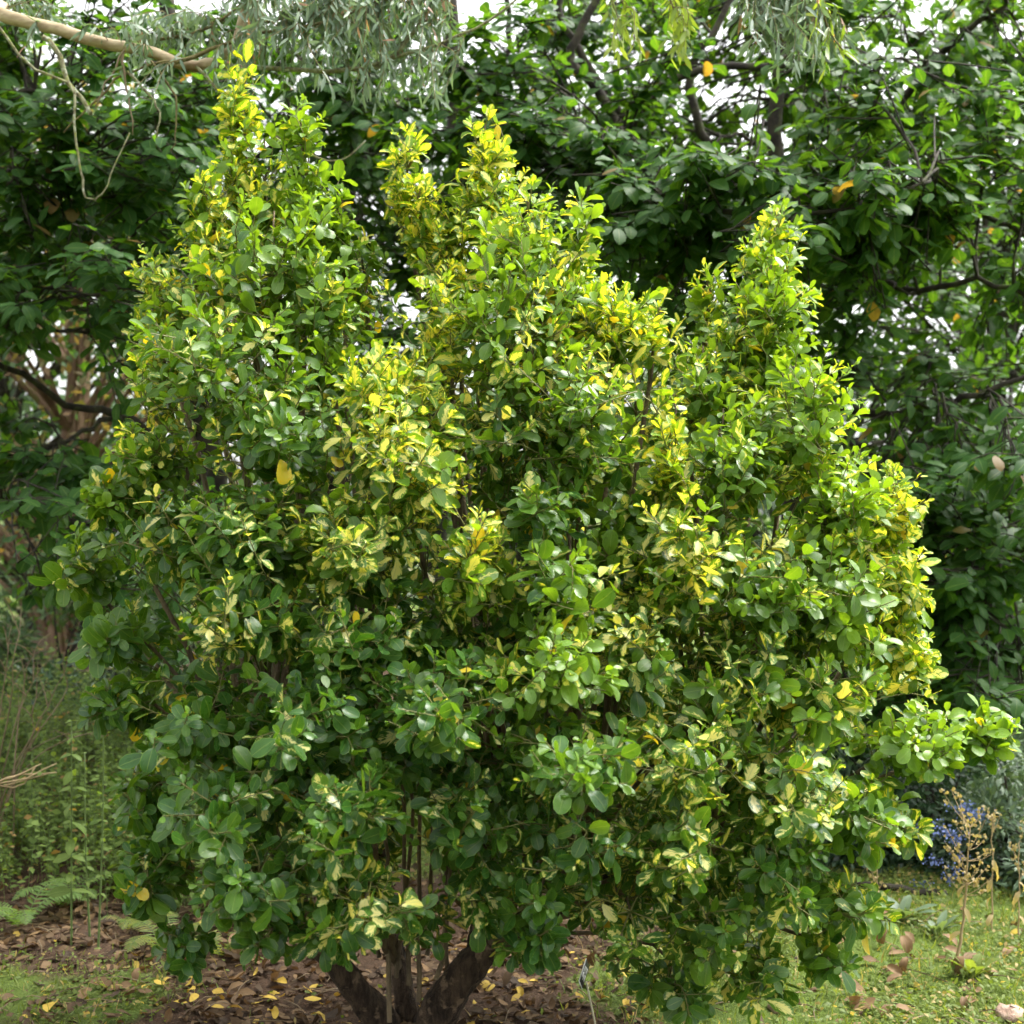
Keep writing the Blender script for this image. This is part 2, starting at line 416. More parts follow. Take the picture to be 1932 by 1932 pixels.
#        cx    cy    rx   ry   d    rd   n   var  yng  up
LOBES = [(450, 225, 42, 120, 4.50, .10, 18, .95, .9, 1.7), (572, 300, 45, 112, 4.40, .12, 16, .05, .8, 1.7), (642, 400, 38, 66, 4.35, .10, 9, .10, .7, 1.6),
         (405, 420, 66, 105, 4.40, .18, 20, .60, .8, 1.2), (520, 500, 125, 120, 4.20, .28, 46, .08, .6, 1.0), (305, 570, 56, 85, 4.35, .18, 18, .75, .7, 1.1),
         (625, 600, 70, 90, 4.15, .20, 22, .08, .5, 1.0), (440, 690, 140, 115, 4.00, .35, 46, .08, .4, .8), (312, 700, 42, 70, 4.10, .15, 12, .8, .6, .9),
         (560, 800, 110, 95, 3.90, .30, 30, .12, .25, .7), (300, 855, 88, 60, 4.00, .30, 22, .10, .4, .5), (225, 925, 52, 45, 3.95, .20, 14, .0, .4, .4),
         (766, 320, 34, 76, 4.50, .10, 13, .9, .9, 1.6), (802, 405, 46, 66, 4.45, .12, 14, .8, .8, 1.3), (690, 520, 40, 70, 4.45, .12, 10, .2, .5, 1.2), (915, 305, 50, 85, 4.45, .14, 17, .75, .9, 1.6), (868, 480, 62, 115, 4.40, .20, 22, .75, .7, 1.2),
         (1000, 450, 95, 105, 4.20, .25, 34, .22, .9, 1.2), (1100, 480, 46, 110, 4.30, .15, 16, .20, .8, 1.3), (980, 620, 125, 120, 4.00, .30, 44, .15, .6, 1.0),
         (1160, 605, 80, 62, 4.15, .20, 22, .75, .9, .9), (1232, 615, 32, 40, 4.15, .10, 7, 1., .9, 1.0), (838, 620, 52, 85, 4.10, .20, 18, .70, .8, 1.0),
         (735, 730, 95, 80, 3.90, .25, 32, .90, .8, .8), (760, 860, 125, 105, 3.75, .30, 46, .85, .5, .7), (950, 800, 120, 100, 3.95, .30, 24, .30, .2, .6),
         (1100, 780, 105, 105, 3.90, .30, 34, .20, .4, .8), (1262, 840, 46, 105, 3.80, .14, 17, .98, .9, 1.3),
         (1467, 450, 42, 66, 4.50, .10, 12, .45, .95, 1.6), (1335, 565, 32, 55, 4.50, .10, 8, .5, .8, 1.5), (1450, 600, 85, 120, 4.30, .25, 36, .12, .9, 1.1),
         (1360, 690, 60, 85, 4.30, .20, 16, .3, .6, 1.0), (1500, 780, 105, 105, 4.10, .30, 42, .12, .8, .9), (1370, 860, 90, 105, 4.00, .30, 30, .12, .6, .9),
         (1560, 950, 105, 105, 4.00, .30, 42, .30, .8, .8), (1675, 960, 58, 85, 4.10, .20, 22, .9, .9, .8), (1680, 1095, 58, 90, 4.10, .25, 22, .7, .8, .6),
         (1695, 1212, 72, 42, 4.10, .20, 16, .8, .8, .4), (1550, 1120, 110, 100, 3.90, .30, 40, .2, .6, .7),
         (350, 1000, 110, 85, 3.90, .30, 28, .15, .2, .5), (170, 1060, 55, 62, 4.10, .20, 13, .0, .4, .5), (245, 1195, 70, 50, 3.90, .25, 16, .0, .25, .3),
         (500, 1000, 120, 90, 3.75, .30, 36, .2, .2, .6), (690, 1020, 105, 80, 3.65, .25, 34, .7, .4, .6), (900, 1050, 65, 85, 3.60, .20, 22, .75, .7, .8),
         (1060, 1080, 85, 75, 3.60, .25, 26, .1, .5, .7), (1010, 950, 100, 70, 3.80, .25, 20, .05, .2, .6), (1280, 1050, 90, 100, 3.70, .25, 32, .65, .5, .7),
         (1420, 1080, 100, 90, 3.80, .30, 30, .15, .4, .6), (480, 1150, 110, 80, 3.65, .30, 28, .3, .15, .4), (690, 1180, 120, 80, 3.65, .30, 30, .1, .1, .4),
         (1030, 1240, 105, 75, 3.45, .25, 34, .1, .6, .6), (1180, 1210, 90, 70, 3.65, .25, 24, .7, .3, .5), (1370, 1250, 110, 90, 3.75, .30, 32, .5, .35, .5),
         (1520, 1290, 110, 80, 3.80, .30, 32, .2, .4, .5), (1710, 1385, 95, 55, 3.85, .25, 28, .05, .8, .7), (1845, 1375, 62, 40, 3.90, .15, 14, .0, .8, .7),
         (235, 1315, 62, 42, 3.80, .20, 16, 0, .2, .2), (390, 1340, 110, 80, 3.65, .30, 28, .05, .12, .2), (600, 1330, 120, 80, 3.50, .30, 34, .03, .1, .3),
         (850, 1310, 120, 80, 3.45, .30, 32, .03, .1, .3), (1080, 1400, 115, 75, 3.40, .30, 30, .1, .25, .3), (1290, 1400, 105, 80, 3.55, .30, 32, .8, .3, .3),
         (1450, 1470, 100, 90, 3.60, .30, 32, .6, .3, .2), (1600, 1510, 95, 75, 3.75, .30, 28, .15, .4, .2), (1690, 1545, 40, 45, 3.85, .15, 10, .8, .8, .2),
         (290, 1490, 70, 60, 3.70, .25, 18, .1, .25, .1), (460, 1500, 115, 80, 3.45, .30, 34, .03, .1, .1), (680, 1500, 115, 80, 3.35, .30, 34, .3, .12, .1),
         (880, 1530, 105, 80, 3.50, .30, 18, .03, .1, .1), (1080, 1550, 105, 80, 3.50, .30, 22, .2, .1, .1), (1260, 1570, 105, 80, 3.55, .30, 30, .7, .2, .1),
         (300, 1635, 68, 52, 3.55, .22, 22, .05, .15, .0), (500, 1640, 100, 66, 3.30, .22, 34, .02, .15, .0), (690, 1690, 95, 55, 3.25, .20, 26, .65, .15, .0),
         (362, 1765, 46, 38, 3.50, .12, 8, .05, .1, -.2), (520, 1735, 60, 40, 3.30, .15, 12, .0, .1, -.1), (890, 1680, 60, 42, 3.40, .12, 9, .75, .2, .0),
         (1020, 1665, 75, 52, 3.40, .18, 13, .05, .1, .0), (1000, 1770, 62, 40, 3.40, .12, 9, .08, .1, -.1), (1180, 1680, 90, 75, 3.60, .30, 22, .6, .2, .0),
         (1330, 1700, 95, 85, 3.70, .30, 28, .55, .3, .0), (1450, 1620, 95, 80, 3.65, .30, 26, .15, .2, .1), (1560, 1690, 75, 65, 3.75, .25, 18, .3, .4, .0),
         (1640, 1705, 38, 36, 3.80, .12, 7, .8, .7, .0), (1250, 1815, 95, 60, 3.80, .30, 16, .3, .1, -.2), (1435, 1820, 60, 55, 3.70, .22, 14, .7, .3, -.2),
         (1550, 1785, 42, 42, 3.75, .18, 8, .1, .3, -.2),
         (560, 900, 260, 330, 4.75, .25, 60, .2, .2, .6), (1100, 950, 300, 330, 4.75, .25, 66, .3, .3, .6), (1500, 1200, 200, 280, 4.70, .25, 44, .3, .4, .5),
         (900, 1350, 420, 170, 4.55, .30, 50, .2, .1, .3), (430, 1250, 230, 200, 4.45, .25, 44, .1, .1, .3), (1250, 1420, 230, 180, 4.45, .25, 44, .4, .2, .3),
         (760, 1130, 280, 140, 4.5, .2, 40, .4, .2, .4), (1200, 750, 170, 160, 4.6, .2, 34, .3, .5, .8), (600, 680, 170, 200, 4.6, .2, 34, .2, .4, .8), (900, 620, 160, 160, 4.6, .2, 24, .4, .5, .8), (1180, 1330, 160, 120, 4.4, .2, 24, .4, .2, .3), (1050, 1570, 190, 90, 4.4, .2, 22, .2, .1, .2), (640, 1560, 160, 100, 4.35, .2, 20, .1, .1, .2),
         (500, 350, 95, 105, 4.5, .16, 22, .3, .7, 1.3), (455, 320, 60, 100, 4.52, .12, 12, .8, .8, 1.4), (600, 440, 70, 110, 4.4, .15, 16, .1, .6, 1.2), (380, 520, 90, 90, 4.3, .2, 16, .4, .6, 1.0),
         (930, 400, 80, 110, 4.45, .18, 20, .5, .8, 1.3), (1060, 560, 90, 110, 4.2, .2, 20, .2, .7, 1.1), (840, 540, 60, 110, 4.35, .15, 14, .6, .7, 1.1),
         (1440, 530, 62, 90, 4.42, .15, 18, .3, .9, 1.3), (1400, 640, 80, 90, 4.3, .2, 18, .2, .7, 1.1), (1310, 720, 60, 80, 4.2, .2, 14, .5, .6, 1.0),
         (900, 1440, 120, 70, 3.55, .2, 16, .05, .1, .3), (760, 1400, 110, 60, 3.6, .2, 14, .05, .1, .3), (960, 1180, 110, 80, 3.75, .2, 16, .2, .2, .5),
         (560, 1420, 110, 60, 3.6, .2, 14, .03, .1, .2), (1180, 1080, 80, 90, 3.8, .2, 16, .4, .4, .6), (1180, 960, 80, 90, 3.9, .2, 16, .3, .4, .7), (635, 1755, 70, 34, 3.3, .10, 8, .25, .1, -.1), (805, 1735, 55, 36, 3.5, .10, 7, .4, .1, -.1), (970, 1530, 90, 70, 4.25, .15, 14, .1, .1, .2), (930, 1640, 60, 50, 3.9, .12, 8, .1, .1, .1), (820, 1180, 90, 70, 3.75, .2, 14, .3, .2, .4)]
DENS = 1.5
NODES = {'L': at(590, 1760, 4.15), 'M': at(775, 1800, 4.3), 'C': at(900, 1775, 4.2), 'R': at(1090, 1690, 4.15), 'S': at(1270, 1600, 4.1)}

leaves = Leaves(); twigs = Geo()
pet0, pet1, petr = [], [], []

def leafy_shoot(path, n, size, var, yng, up):
    """oval leaves set spirally along the outer part of a shoot, packed into a rosette at its tip"""
    ln = np.concatenate([[0], np.cumsum(np.linalg.norm(np.diff(path, axis=0), axis=1))])
    t = 1 - (1 - np.linspace(.22, 1., n)) ** 1.15
    p = np.stack([np.interp(t * ln[-1], ln, path[:, k]) for k in range(3)], -1)
    ax = nrm(path[-1] - path[-3])
    e1 = nrm(np.cross(ax, np.array([.2, .5, .84]))); e2 = np.cross(ax, e1)
    ph = np.arange(n) * 2.39996 + rng.uniform(0, 6.28) + rng.normal(0, .25, n)
    sd = np.cos(ph)[:, None] * e1 + np.sin(ph)[:, None] * e2
    el = np.radians((95 if up < .75 else 78) - (58 if up < .75 else 46) * t ** 1.5) + rng.normal(0, .32, n)
    d = ax * np.cos(el)[:, None] + sd * np.sin(el)[:, None]
    d[:, 2] -= rng.uniform(.1, 1.) * (.55 * (1 - t) + .12) * (1.0 if up < .75 else .35) + rng.normal(0, .2, n)
    d = nrm(d)
    face = ax * .8 + np.array([.08, -.14, .50]) + rng.normal(0, .46, (n, 3))
    nn = nrm(face - d * (face * d).sum(-1, keepdims=True))
    L = size * (1.0 - .60 * sstep(.70, 1.0, t)) * rng.uniform(.68, 1.16, n)
    W = L * (rng.uniform(.44, .62, n) if up > .75 else rng.uniform(.50, .70, n))
    pl = L * rng.uniform(.16, .30, n)
    pd = nrm(d * .8 + ax * .5)
    p1 = p + pd * pl[:, None]
    isv = rng.random() < var * 1.08 + .05
    at_ = np.zeros((n, 4))
    at_[:, 0] = np.where(rng.random(n) < .88, np.clip(rng.normal(rng.uniform(.22, .68) if up > .35 else rng.uniform(.15, .48), .18, n), .05, 1.0), .0) if isv else np.where(rng.random(n) < .02, .4, 0)
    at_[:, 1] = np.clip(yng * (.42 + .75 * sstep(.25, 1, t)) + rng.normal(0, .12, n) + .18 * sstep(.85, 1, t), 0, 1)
    at_[:, 2] = rng.random(n)
    at_[:, 3] = np.where(rng.random(n) < .010 * (1 - t), rng.uniform(.7, 1, n), 0)
    at_[:, 3] = np.where((rng.random(n) < .012) & (t < .5), rng.uniform(.75, 1, n), at_[:, 3])
    leaves.add(p1, d, nn, L, W, np.where(rng.random(n) < .05, 1.6, rng.normal(.35, .45, n)), np.where(rng.random(n) < .05, .9, rng.normal(.22, .20, n)), at_, rng.uniform(0, .16, n))
    if path[-1][1] < 4.0:
        pet0.append(p); pet1.append(p1 + d * (L * .02)[:, None]); petr.append(np.full(n, .0011))

# trunk: two heavy limbs rising from one stool, and thin straight suckers
def big(name, pts, r0, r1, n=14):
    g = Geo(); path = curve(pts, n); rr = np.linspace(r0, r1, n) * (1 + .05 * rng.normal(size=n))
    g.tube(path, rr, 14, .075); return g.build(name, m_trunk, shrub), path
base = SB + np.array([0, 0, -.06])
_, pL = big("trunk", [base + [-.05, .03, 0], at(690, 1890, 4.25), at(640, 1825, 4.2), NODES['L'], at(545, 1660, 4.1), at(500, 1540, 4.0)], .050, .022, 22)
_, pR = big("trunk", [base + [.02, 0, 0], at(845, 1880, 4.25), at(895, 1815, 4.22), at(960, 1760, 4.2), at(1040, 1712, 4.17), NODES['R'], at(1180, 1640, 4.12), NODES['S'], at(1380, 1540, 4.1)], .062, .020, 30)
_, pM = big("trunk", [base + [-.02, .05, 0], at(762, 1870, 4.35), at(745, 1790, 4.4), at(725, 1680, 4.4), at(700, 1500, 4.35)], .040, .016)
_, pC = big("trunk", [at(890, 1815, 4.22), at(905, 1740, 4.25), at(915, 1600, 4.25), at(935, 1400, 4.15), at(965, 1150, 4.1)], .030, .016)
for x0, x1, y1 in ((735, 728, 1500), (748, 775, 1450), (772, 760, 1420), (790, 790, 1380), (806, 815, 1480), (822, 870, 1300), (845, 838, 1350), (716, 690, 1400)):
    g = Geo(); d0 = rng.uniform(4.1, 4.4)
    s0 = at(x0, 1880, d0); s0[2] = rng.uniform(.02, .25)
    g.tube(curve([s0, at(x0 + (x1 - x0) * .4, 1740, d0), at(x1, y1 + 100, d0 - .05), at(x1, y1, d0 - .1)], 9, .004), np.linspace(.0085, .005, 9), 6)
    g.build("stem", m_stem, shrub)

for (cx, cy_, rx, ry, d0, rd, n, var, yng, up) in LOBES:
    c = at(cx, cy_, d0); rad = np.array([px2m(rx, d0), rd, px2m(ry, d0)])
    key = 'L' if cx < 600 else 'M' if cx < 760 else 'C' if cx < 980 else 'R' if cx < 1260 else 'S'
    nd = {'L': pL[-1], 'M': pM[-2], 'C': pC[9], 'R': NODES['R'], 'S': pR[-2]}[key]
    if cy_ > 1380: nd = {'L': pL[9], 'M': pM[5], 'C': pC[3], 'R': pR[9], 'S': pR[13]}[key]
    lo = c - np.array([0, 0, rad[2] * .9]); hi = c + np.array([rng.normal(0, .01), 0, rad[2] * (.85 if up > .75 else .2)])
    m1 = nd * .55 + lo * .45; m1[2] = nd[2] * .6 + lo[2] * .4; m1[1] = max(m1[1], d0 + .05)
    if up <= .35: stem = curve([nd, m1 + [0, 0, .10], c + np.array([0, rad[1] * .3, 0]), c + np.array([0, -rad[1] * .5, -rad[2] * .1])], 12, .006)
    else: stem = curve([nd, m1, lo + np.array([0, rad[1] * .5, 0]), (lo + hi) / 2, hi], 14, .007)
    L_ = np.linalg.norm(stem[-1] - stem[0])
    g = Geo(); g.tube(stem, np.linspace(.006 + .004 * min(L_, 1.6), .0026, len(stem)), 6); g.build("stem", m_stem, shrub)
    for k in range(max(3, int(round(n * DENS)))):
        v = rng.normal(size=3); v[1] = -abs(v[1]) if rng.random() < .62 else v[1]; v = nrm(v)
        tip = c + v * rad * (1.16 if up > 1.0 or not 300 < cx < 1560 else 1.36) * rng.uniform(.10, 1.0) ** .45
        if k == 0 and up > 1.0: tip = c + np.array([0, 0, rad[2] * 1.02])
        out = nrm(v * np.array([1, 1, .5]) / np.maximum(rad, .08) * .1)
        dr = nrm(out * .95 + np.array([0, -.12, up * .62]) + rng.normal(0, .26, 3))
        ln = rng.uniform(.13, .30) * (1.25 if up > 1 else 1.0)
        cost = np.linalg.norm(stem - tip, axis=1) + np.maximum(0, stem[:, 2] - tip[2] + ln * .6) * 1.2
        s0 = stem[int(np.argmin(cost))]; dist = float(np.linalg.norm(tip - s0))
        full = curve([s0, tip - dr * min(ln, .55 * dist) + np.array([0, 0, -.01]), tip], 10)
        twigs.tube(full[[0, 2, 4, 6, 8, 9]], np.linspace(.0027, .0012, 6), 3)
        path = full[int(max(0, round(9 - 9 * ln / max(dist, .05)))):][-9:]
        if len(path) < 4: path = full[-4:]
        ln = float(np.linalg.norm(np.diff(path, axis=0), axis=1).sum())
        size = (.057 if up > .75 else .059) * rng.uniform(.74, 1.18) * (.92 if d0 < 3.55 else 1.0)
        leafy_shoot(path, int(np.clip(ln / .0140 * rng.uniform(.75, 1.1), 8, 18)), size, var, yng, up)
rods(np.concatenate(pet0), np.concatenate(pet1), np.concatenate(petr), np.concatenate(petr), twigs)
twigs.build("twigs", m_twig, shrub, kind="stuff")
leaves.build("foliage", m_var, shrub, OVAL, 3, nparts=300)

# ------------------------------------------------------------------ large-leaved trees behind
def mag_twig(L, tw, path, n, size, dead=.02, light=.3):
    ln = np.concatenate([[0], np.cumsum(np.linalg.norm(np.diff(path, axis=0), axis=1))])
    t = np.linspace(.15, 1, n)
    p = np.stack([np.interp(t * ln[-1], ln, path[:, k]) for k in range(3)], -1)
    ax = nrm(path[-1] - path[0]); hz = nrm(np.cross(ax, [0, 0, 1.]))
    sgn = np.where(np.arange(n) % 2 == 0, 1, -1)[:, None]
    d = nrm(ax * rng.uniform(.35, .9, (n, 1)) + hz * sgn * rng.uniform(.5, 1., (n, 1)) + np.array([0, 0, -.18]) + rng.normal(0, .22, (n, 3)))
    nn = np.array([0, 0, 1.]) + rng.normal(0, .30, (n, 3)) + np.array([.05, -.38, 0])
    S = size * rng.uniform(.75, 1.15, n)
    at_ = np.zeros((n, 4)); at_[:, 1] = np.clip(rng.normal(light, .2, n), 0, 1); at_[:, 2] = rng.random(n)
    at_[:, 3] = np.where(rng.random(n) < dead, rng.uniform(.6, 1, n), 0)
    L.add(p + d * .02, d, nn, S, S * rng.uniform(.52, .68, n), rng.normal(.5, .3, n), rng.normal(.12, .12, n), at_, rng.uniform(.04, .22, n))
    tw.tube(path, np.linspace(.005, .002, len(path)), 3)

def big_tree(name, label, base, limbs, pads, size, light, dead=.02, density=1.0, nparts=300, mat=None, trunk_r=.14, up=.12):
    base = np.array([base[0], base[1], float(ground_z(base[0], base[1])) - .05])
    t = empty(name, base, label, "tree")
    paths = []
    for i, (pts, r0, r1) in enumerate(limbs):
        g = Geo(); path = curve(pts, 16, .012); g.tube(path, np.linspace(r0, r1, 16) * (1 if i == 0 else .68), 8, .05)
        g.build("trunk" if i == 0 else "limb", m_limb, t); paths.append(path)
    allp = np.concatenate(paths)
    L = Leaves(); tw = Geo()
    for (px, py, d, rx, ry, rd, n) in pads:
        c = at(px, py, d); rad = np.array([px2m(rx, d), rd, px2m(ry, d)])
        k = np.argmin(np.linalg.norm(allp - c, axis=1) + .4 * np.maximum(0, allp[:, 2] - c[2])); a = allp[k]
        br = curve([a, (a + c) / 2 + np.array([0, 0, .05 + .1 * rng.random()]), c], 7, .015)
        tw.tube(br, np.linspace(.009, .004, 7), 4)
        for _ in range(max(1, int(n * density))):
            v = nrm(rng.normal(size=3)); tip = c + v * rad * rng.uniform(.3, 1) ** .5
            dr = nrm(v * np.array([1, 1, .3]) + np.array([0, -.25, up]) + rng.normal(0, .25, 3)); ln = rng.uniform(.22, .42)
            b = tip - dr * ln
            s0 = br[rng.integers(2, 7)]
            path = curve([s0, b, b + dr * ln * .55 + np.array([0, 0, .02]), tip], 7)
            mag_twig(L, tw, path, int(rng.integers(7, 12)), size, dead, light)
    tw.build("twigs", m_limb, t, kind="stuff")
    L.build("crown", mat or m_mag, t, BROAD, 3, nparts=nparts)
    return t

def pads_in(x0, x1, y0, y1, sx, sy, d0, d1, n, holes=(), rx=92, ry=22, keep=None):
    out = []
    for y in np.arange(y0, y1, sy):
        for x in np.arange(x0, x1, sx):
            px, py = x + rng.uniform(-.5, .5) * sx, y + rng.uniform(-.5, .5) * sy
            p = 1.0
            for hx, hy, hrx, hry, s in holes:
                if ((px - hx) / hrx) ** 2 + ((py - hy) / hry) ** 2 < 1: p = min(p, 1 - s)
            if keep and not keep(px, py): continue
            if rng.random() < p: out.append((px, py, rng.uniform(d0, d1), rx * rng.uniform(.8, 1.3), ry * rng.uniform(.8, 1.3), .3, n * 1.45))
    return out

HOLES = [(1120, 130, 90, 60, .5), (1400, 190, 45, 45, .8), (1250, 300, 80, 40, .5), (700, 400, 60, 90, .5),
         (1880, 480, 50, 90, .4), (1850, 840, 50, 40, .5), (120, 640, 100, 90, .55), (180, 780, 100, 70, .55)]

# right-hand tree
limbsR = [([np.array([1.75, 8.6, -.1]), np.array([1.7, 8.5, 1.2]), at(1490, 620, 8.4), at(1465, 320, 8.3), at(1470, 120, 8.3), at(1480, -120, 8.4)], .085, .028),
          ([at(1480, 560, 8.4), at(1290, 400, 8.0), at(1190, 260, 7.8), at(1260, 160, 7.6), at(1440, 122, 7.3), at(1560, 140, 7.0)], .055, .022),
          ([at(1480, 620, 8.4), at(1570, 355, 8.0), at(1640, 260, 7.8), at(1790, 90, 7.6), at(1900, 10, 7.5)], .06, .02),
          ([at(1490, 700, 8.4), at(1610, 775, 7.6), at(1740, 780, 7.2), at(1830, 752, 7.0), at(1960, 700, 6.9)], .05, .016),
          ([at(1490, 640, 8.4), at(1600, 525, 7.5), at(1720, 548, 7.2), at(1850, 530, 7.0), at(1990, 575, 6.9)], .04, .014),
          ([at(1490, 520, 8.4), at(1690, 412, 7.6), at(1830, 398, 7.4), at(1950, 445, 7.3)], .04, .018),
          ([at(1490, 760, 8.4), at(1660, 870, 7.8), at(1790, 960, 7.4), at(1900, 1130, 7.0)], .045, .014),
          ([at(1480, 500, 8.4), at(1340, 420, 7.4), at(1240, 400, 6.6), at(1330, 395, 6.2), at(1560, 405, 6.0), at(1740, 345, 5.9)], .04, .008),
          ([at(1480, 420, 8.3), at(1350, 300, 8.1), at(1300, 150, 8.0), at(1370, 20, 8.0), at(1390, -80, 8.0)], .045, .022),
          ([at(1290, 400, 8.0), at(1230, 300, 8.0), at(1110, 120, 7.9), at(1060, 20, 7.9), at(1075, -80, 7.9)], .04, .025),
          ([at(1470, 330, 8.3), at(1400, 260, 8.2), at(1340, 270, 8.1), at(1260, 330, 8.0)], .022, .01),
          ([at(1320, 420, 8.0), at(1130, 180, 7.8), at(1080, 90, 7.8), at(1150, -40, 7.8)], .05, .03)]
padsR = pads_in(1560, 2000, 130, 420, 88, 62, 6.3, 7.8, 7, HOLES) + pads_in(1640, 2000, 420, 880, 95, 75, 6.8, 8.6, 5, HOLES) \
    + pads_in(1040, 1640, -20, 330, 72, 54, 8.4, 10.2, 3, HOLES) + pads_in(1200, 1780, 330, 480, 80, 55, 5.8, 6.5, 7, rx=70, ry=26) \
    + pads_in(1240, 1640, 470, 700, 95, 70, 6.2, 7.5, 5, HOLES) + pads_in(1620, 2000, 860, 1340, 82, 68, 6.0, 7.2, 7, HOLES) \
    + pads_in(1620, 2000, -60, 130, 100, 70, 7.0, 8.6, 5, HOLES) + pads_in(1580, 2000, 180, 900, 115, 88, 8.8, 10.5, 4, rx=110) + pads_in(1000, 1660, -40, 330, 105, 72, 10.0, 11.5, 3, rx=110)
big_tree("broadleaf_tree", "spreading tree with large dull green leaves and dark mossy limbs behind the dry seed-head stalk", (1.75, 8.6), limbsR, padsR, .098, .38, .009, nparts=300)

# tree behind the middle of the shrub
limbsC = [([np.array([-.55, 8.9, -.1]), np.array([-.5, 8.9, 1.5]), at(840, 520, 8.8), at(868, 300, 8.7), at(850, 130, 8.7), at(840, -80, 8.7)], .085, .05),
          ([at(845, 560, 8.8), at(760, 380, 8.5), at(715, 250, 8.3), at(680, 190, 8.2)], .045, .02),
          ([at(850, 420, 8.8), at(960, 330, 8.4), at(1060, 300, 7.9), at(1180, 290, 7.5)], .04, .012),
          ([at(860, 330, 8.7), at(930, 200, 8.6), at(960, 60, 8.6), at(950, -60, 8.6)], .04, .02)]
padsC = pads_in(700, 1240, 30, 420, 88, 64, 6.9, 8.4, 6, HOLES) + pads_in(560, 900, 330, 660, 90, 70, 7.2, 8.4, 5, HOLES) + pads_in(960, 1300, 250, 420, 85, 60, 6.4, 7.0, 6, HOLES)
big_tree("broadleaf_tree", "slim tree with large dark green leaves rising behind the shrub's middle", (-.55, 8.9), limbsC, padsC, .10, .22, .004, nparts=300)

# left-hand tree, with long dark boughs
limbsL = [([np.array([-1.35, 8.3, 0]), at(420, 1200, 8.3), at(400, 900, 8.2), at(350, 600, 8.1), at(335, 300, 8.1), at(320, 60, 8.1), at(300, -100, 8.1)], .10, .04),
          ([at(405, 930, 8.2), at(260, 800, 7.8), at(150, 765, 7.5), at(0, 690, 7.2), at(-90, 650, 7.1)], .042, .018),
          ([at(210, 790, 7.7), at(120, 830, 7.4), at(40, 870, 7.2), at(-60, 930, 7.0)], .022, .012),
          ([at(400, 960, 8.2), at(260, 935, 7.6), at(120, 955, 7.2), at(0, 960, 6.9)], .032, .012),
          ([at(390, 850, 8.2), at(240, 620, 7.6), at(150, 630, 7.3), at(40, 600, 7.0)], .028, .01),
          ([at(360, 660, 8.1), at(240, 610, 7.7), at(190, 540, 7.5), at(150, 470, 7.3), at(60, 380, 7.0)], .028, .01),
          ([at(350, 560, 8.1), at(250, 430, 7.5), at(120, 350, 7.0), at(-30, 300, 6.8)], .03, .012),
          ([at(335, 330, 8.1), at(210, 300, 7.4), at(90, 180, 7.1), at(-30, 205, 6.9)], .03, .012),
          ([at(350, 500, 8.1), at(470, 320, 7.9), at(560, 200, 7.8), at(620, 40, 7.8)], .03, .012)]
padsL = pads_in(-40, 420, 60, 330, 85, 66, 6.3, 7.9, 6, HOLES) + pads_in(-40, 400, 330, 620, 82, 62, 6.0, 7.6, 6, HOLES) \
    + pads_in(-40, 320, 620, 1000, 95, 76, 6.2, 8.0, 4, HOLES) + pads_in(330, 720, 60, 420, 92, 68, 7.4, 8.6, 5, HOLES) \
    + pads_in(100, 420, 960, 1160, 88, 68, 6.0, 7.2, 4, HOLES) + pads_in(-40, 300, -60, 70, 90, 70, 6.9, 8.0, 5) + pads_in(-40, 400, 240, 620, 115, 88, 8.7, 10.0, 4, rx=110)
big_tree("broadleaf_tree", "shady tree with large dark leaves and long dark boughs above the weedy bank", (-1.35, 8.3), limbsL, padsL, .102, .20, .006, nparts=300)

# ------------------------------------------------------------------ trees farther off
def far_tree(name, label, x, y, h, w, n, leaf, light, trunk_r=.16, mat=None, low=.15, dead=.03, group=None, bark=None):
    z = float(ground_z(x, y)); b = np.array([x, y, z - .05])
    t = empty(name, b, label, "tree", group)
    g = Geo(); top = b + np.array([rng.normal(0, .3), 0, h * .92])
    tr = curve([b, b * .5 + top * .5 + rng.normal(0, .15, 3), top], 10, .03); g.tube(tr, np.linspace(trunk_r, .03, 10), 8, .05); g.build("trunk", bark or m_limb, t)
    L = Leaves(); tw = Geo(); nc = max(18, n // 70)
    for _ in range(nc):
        u = rng.uniform(low, 1); a = rng.uniform(0, 6.283); rr = w * math.sqrt(max(.05, math.sin(math.pi * min(1, .12 + .86 * (u - low) / (1 - low))))) * rng.uniform(.35, 1)
        c = np.array([x + rr * math.cos(a), y + rr * math.sin(a), z + h * u])
        s0 = tr[int(np.clip(u * 8.2 - 1, 0, 9))]
        tw.tube(curve([s0, (s0 + c) / 2 + [0, 0, .1], c], 5), np.linspace(.035, .008, 5), 4)
        m = n // nc; rad = np.array([.55, .55, .32]) * rng.uniform(.7, 1.4)
        pos = c + rng.normal(size=(m, 3)) * rad * .62
        d = nrm(rng.normal(size=(m, 3)) + np.array([0, 0, -.4])); nn = np.array([0, -.2, 1.]) + rng.normal(0, .5, (m, 3))
        S = leaf * rng.uniform(.7, 1.25, m); at_ = np.zeros((m, 4)); at_[:, 1] = np.clip(rng.normal(light, .25, m) + rng.normal(0, .1), 0, 1)
        at_[:, 2] = rng.random(m); at_[:, 3] = np.where(rng.random(m) < dead, rng.uniform(.5, 1, m), 0)
        L.add(pos, d, nn, S, S * .6, rng.normal(.4, .3, m), .1, at_)
    tw.build("branches", bark or m_limb, t, kind="stuff")
    L.build("crown", mat or m_far, t, SIMPLE, 3)
    return t
